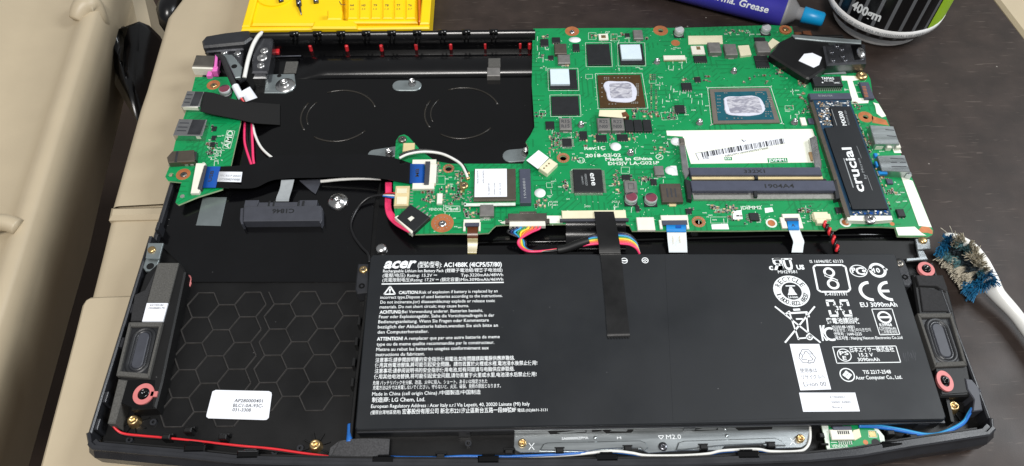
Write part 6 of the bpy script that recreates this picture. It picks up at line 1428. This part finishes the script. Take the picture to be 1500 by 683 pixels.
b = MB('white_plastic'); b.pbox(1217, 629, 1250, 644, z+1.4, z, .25); o = b.build('ribbon_connector', lb); b = MB('slot'); b.pbox(1220, 624, 1248, 630, z+1.6, z+.2, .25); b.build('latch_bar', o)
f = MB('solder')
for k in range(7): x, y = U(1229+k*3, 647.5, z+.3); f.box(x, y, .45, 2.4, z+.3, z, .05)
f.m = 'chip'
for k in range(6): x, y = U(1228+k*3, 633.5, z+1.5); f.box(x, y, .5, 1.6, z+1.5, z+1.3)
f.build('pins', o)
b = MB('cream'); b.ppoly([(1250, 630), (1259, 628), (1262, 640), (1253, 645), (1247, 640)], z+1.2, z, .2); b.build('small_socket', lb)
b = MB('gold'); b.pbox(1273, 632, 1283, 640, z+.1, z); b.build('contact_pad', lb); b = MB('copper'); b.pcyl(1268, 648, 1.1, z+.08, z, .02); b.build('test_pad', lb); b = MB('black'); b.pcyl(1283, 649, 1.9, z+.08, z, .03); b.build('screw_hole', lb)
t = MB('silk'); t.text('VENDOR', (1219, 656), (1243, 655.5), 4.4, z+.06, bold=.02); t.pline([(1217, 648), (1226, 648)], .3, z+.06); outline(t, [(1272, 631), (1284, 631), (1285, 641), (1273, 641)], .2, z+.06); t.build('lettering', lb)
b = MB('black'); b.pbox(1201, 634, 1208, 641, z+.8, FL, .3); b.pbox(1203, 649, 1214, 652, z+.8, FL, .3); b.build('retaining_tab', lb)

# ------------------------------------------------------------------ things on the table: yellow case, grease tube, tin, toothbrush
yc_ = thing('screwdriver_case', 'open yellow plastic screwdriver case behind the laptop', 'case', 490, 20, 0)
x0, x1 = U(358, 41, 16)[0], U(624, 41, 16)[0]; y0 = max(YB+.8, U(490, 46, 14)[1]); y1 = y0+80
b = MB('yellow_case'); 
b.poly([(x0, y0), (x1, y0), (x1, y1), (x0, y1)], 5, 0)
b.build('case_floor', yc_)
b = MB('yellow_case'); b.poly([(x0-2, y0-.1), (x1+2, y0-.1), (x1+2, y0+3), (x0-2, y0+3)], 16, 0, .8); b.build('case_front', yc_)
b = MB('yellow_case'); b.poly([(x1-4, y0+3.02), (x1+2, y0+3.02), (x1+2, y1), (x1-4, y1)], 17, 0, .8); b.build('case_side', yc_)
b = MB('yellow_case'); b.poly([(x0-2, y0+3.02), (x0+3, y0+3.02), (x0+3, y1), (x0-2, y1)], 16.4, 0, .8); b.build('case_side', yc_)
b = MB('yellow_case'); b.poly([U(368, 36, 14), U(480, 36, 14), U(500, 24, 14), U(500, -60, 14), U(370, -60, 14)], 14, 4, 1.2); tray = b.build('bit_tray', yc_)
x, y = U(405, -6, 14.1); b = MB('yellow_case'); b.lathe(x, y, [(11.5, 14.08), (9.6, 13.2), (9.3, 10), (0, 9.6)], 28); b.build('finger_well', tray) if False else None
b = MB('orange_plastic'); x, y = U(404, -8, 14.2); b.m = 'yellow_case'; b.ring(x, y, 10.5, 12, 14.9, 13.8, 30); b.build('well_rim', tray)
b = MB('dark_metal'); b.ptube([(410, -8, 15), (412, 3, 15)], 1.6, 10, 1); b.build('driver_bit', tray); b = MB('dark_metal'); b.ptube([(436, -8, 15), (438, 8, 15)], 1.7, 10, 1); b.ptube([(438, 8, 15), (441.5, 22, 14.9)], lambda t: 1.1*(1-.8*t), 8, 1); b.build('driver_bit', tray); b = MB('dark_metal'); b.ptube([(462, -8, 15), (463, 4, 15)], 1.7, 10, 1); b.build('driver_bit', tray)
b = MB('yellow_case'); b.poly([U(508, 33, 12), U(612, 33, 12), U(610, -60, 12), U(508, -60, 12)], 12, 4, .8); bed = b.build('bit_rack', yc_)
for k in range(6):
    X = 517+k*17
    b = MB('yellow_case'); b.poly([U(X-7.2, 27, 13), U(X+6.6, 27, 13), U(X+6.2, -40, 13), U(X-7.2, -40, 13)], 13.2, 11.9, .5); b.build('rack_ridge', bed)
t = MB('dark_print')
for k, (s_a, s_b) in enumerate((('H4', '2.5'), ('H3', '2.0'), ('T9', '1.5'), ('T8', '1.3'), ('T7', '0.9'), ('T6', '0.7'))):
    X = 514+k*17; t.text(s_a, (X-1.5, 9.5), (X+4, 9.5), 3, 13.25, bold=.02); t.text(s_b, (X-1.5, 14.5), (X+4, 14.5), 2.4, 13.25)
t.build('size_marks', bed)
b = MB('orange_plastic'); b.poly([U(613, 32, 14), U(617, 32, 14), U(616, -40, 14), U(612, -40, 14)], 14.5, 4, .6); b.build('orange_driver', yc_)
b = MB('yellow_case'); b.poly([U(456, 41.5, 18), U(460, 32, 18), U(474, 29, 18), U(500, 29, 18), U(518, 31, 18), U(523, 36, 18), U(523, 41.5, 18)], 18.5, 14, 1.0); lt = b.build('latch', yc_)
b = MB('yellow_case'); b.poly([U(479, 27, 19), U(500, 27, 19), U(501, 14, 19), U(479, 14, 19)], 18.6, 13, .8); b.build('latch_hook', lt)
b = MB('dark_print'); b.pline([(497, 2), (500, 7)], .5, 14.05); b.pline([(500, 7), (506, 7)], .5, 14.05); b.build('rack_mark', yc_)

gt = thing('grease_tube', 'blue thermal grease tube with cyan cap behind the motherboard', 'tube', 1100, 10, 0)
E_, S_ = W(1158, 17, 11), W(985, -27, 11)
ax = (E_-S_).normalized()
side = ax.cross(Vector((0, 0, 1))).normalized()
b = MB('tube_blue'); b.tube([S_-ax*60, S_, E_-ax*3.5], 11, 28, 1); b.build('tube_body', gt)
b = MB('tube_grey'); b.tube([E_-ax*3.6, E_-ax*2.6, E_-ax*1.6, E_+ax*3.5, E_+ax*4.5, E_+ax*9], lambda t: (11.1, 11.1, 10, 5.4, 4.2, 4.2)[min(5, int(round(t*5)))], 24, 1); b.build('shoulder', gt)
b = MB('cap_cyan'); b.tube([E_+ax*7.5, E_+ax*8, E_+ax*20, E_+ax*21], lambda t: (4.6, 5.2, 4.5, 3.6)[min(3, int(round(t*3)))], 20, 1)
b.build('cap', gt)
def wraptext(b, s, a0, a1, ang, h, R_, flip=1):
    """lettering bent round the tube: start/end distance along the axis from the shoulder, angle of the baseline"""
    vv, ff, xa_, xb_ = glyphs(s, .02, .12); o = len(b.v); L0 = E_-ax*a0; ln = a0-a1
    up = Vector((0, 0, 1)); up = (up-ax*up.dot(ax)).normalized(); sd_ = ax.cross(up)
    for gx, gy in vv:
        th = ang-(gy/CAPH*h)/R_; n = up*math.cos(th)+sd_*math.sin(th); p = L0+ax*((gx-xa_)/(xb_-xa_)*ln)+n*(R_+.06); b.v.append(tuple(p))
    for f in ff: b.face(tuple(o+i for i in f))
t = MB('white_print'); wraptext(t, 'Thermal Grease', 56, 13, 1.32, 4.2, 11); wraptext(t, 'Thermometer', 78, 33, .84, 4.6, 11); t.build('tube_lettering', gt)

tn = thing('tin_can', 'black striped tin can with lime patch and white band', 'can', 1290, 40, 0)
cx, cy = U(1283, 27, 0); cy += 0
b = MB('can_white'); b.lathe(cx, cy, [(24, 0), (27, .5), (28.2, 2), (28, 4.6), (26.6, 5.6)], 48); b.build('base_rim', tn)
b = MB('can_black'); b.lathe(cx, cy, [(25.8, 5.2), (29, 7), (33, 10), (35, 13), (35.6, 15)], 60); b.lathe(cx, cy, [(35.6, 18), (36, 20), (36, 130), (34, 134), (0, 134)], 60); body = b.build('can_body', tn)
b = MB('can_white'); b.lathe(cx, cy, [(35.6, 14.4), (36.1, 14.8), (36.35, 19.4), (35.6, 19.8)], 60); band = b.build('white_band', tn)
def curved_patch(b, a0, a1, prof, n=6):
    o = len(b.v)
    for i in range(n+1):
        a = math.radians(a0+(a1-a0)*i/n)
        for r_, z_ in prof: b.v.append((cx+r_*math.cos(a), cy+r_*math.sin(a), z_))
    m_ = len(prof)
    for i in range(n):
        for k in range(m_-1): b.face((o+i*m_+k, o+(i+1)*m_+k, o+(i+1)*m_+k+1, o+i*m_+k+1))
for k in range(13):
    a = 146+k*13
    if a > 290: break
    b = MB('can_grey'); b.sm = True; curved_patch(b, a, a+3.2, [(36.12, 20), (36.12, 129)]); b.build('stripe', tn)
    b = MB('can_grey'); b.sm = True; curved_patch(b, a, a+3.2, [(29.15, 7), (33.15, 10), (35.15, 13), (35.75, 14.8)]); b.build('stripe', tn)
b = MB('can_lime'); b.sm = True; curved_patch(b, 294, 400, [(36.18, 19), (36.18, 129)], 14); b.build('lime_patch', tn)
t = MB('white_print')
def cantext(b, s, a0, a1, z_, h, R_, bold=.03, shear=0):
    vv, ff, xa_, xb_ = glyphs(s, bold, shear); o = len(b.v)
    for gx, gy in vv:
        a = math.radians(a0+(a1-a0)*(gx-xa_)/(xb_-xa_)); b.v.append((cx+R_*math.cos(a), cy+R_*math.sin(a), z_+gy/CAPH*h))
    for f in ff: b.face(tuple(o+i for i in f))
cantext(t, '400gm', 213, 243, 25, 6, 36.3); t.build('can_lettering', tn)
t = MB('grey_print'); cantext(t, 'PRODUCT OF INDIA FOR PROFESSIONAL USE ONLY', 196, 292, 16, 1.6, 36.36, .01); t.build('band_lettering', tn)

br = thing('toothbrush', 'worn white toothbrush with frayed blue and beige bristles', 'toothbrush', 1450, 430, 0)
spine = [W(1380, 350, 9), W(1396, 355, 9), W(1418, 370, 9), W(1434, 391, 9), W(1447, 412, 9), W(1461, 432, 8), W(1490, 464, 6.5), W(1530, 520, 6), W(1580, 600, 6)]
wd = [3.2, 5.2, 6.2, 6.4, 5.8, 4.0, 3.2, 3.5, 3.9]
bd = Vector((-.82, -.46, .34)).normalized()      # where the bristles point
b = MB('brush_white'); b.sm = True
S = spline(spine, 6); n = len(S); seg = 14; ws = []
for i in range(n):
    t = i/(n-1)*(len(wd)-1); k = min(int(t), len(wd)-2); ws.append(wd[k]+(wd[k+1]-wd[k])*(t-k))
for i, p in enumerate(S):
    t = (S[min(i+1, n-1)]-S[max(i-1, 0)]).normalized(); nn = (bd-t*bd.dot(t)).normalized(); bi = t.cross(nn); th = 2.4 if i < 26 else 3.0
    e = .25 if i == 0 else 1.0
    for k in range(seg):
        a = 2*math.pi*k/seg; q = p+bi*(ws[i]*e*math.cos(a))+nn*(th*e*math.sin(a)); b.v.append(tuple(q))
for i in range(n-1):
    for k in range(seg): l = (k+1) % seg; b.face((i*seg+k, i*seg+l, (i+1)*seg+l, (i+1)*seg+k))
b.face(tuple(range(seg-1, -1, -1))); b.build('handle', br)
rn = random.Random(8); tuft_n = 0
for i in range(1, 26, 2):
    p = S[i]; t = (S[i+1]-S[i-1]).normalized(); nn = (bd-t*bd.dot(t)).normalized(); bi = t.cross(nn)
    for r_ in range(-2, 3):
        if abs(r_)*2.4 > ws[i]-.4: continue
        c0 = p+bi*(r_*2.3)+nn*2.0; f = i/26
        if f < .16 or f > .82: m_ = 'bristle_blue'
        elif abs(r_) == 2: m_ = 'bristle_beige'
        elif r_ == 0: m_ = 'bristle_dark'
        else: m_ = rn.choice(('bristle_beige', 'bristle_teal', 'bristle_beige'))
        b = MB(m_)
        lean = bi*(r_*.32+rn.uniform(-.18, .18))+t*((f-.5)*.9+rn.uniform(-.2, .2))
        for k in range(26):
            a, rr = rn.uniform(0, 6.28), rn.random()**.5*1.05; root = c0+(bi*math.cos(a)+t*math.sin(a))*rr
            d_ = (nn+lean+Vector((rn.uniform(-1, 1), rn.uniform(-1, 1), rn.uniform(-1, 1)))*(.22 if m_ != 'bristle_blue' else .3)).normalized(); L_ = rn.uniform(7.2, 9.2)*(.8 if m_ == 'bristle_dark' else 1)
            mid = root+nn*L_*.5+(d_-nn)*L_*.3; tip = root+d_*L_
            if tip.z < .5: tip.z = .5+rn.random()
            b.tube([root, mid, tip], .2, 4, 1, False)
        b.build('bristle_tuft', br)
b = MB('bristle_beige')
for (xa_, ya_, za), (xb_, yb_, zb) in (((1393, 352, 12), (1378, 334, 20)), ((1394, 352, 12), (1391, 331, 22)), ((1396, 353, 12), (1399, 338, 20)), ((1412, 362, 12), (1424, 355, 16))):
    A, B = W(xa_, ya_, za), W(xb_, yb_, zb); b.tube([A, A.lerp(B, .5)+Vector((.6, 0, .5)), B], .16, 4, 3, False)
b.build('stray_bristles', br)

for o in list(bpy.data.objects):
    if '_o' in o: del o['_o']
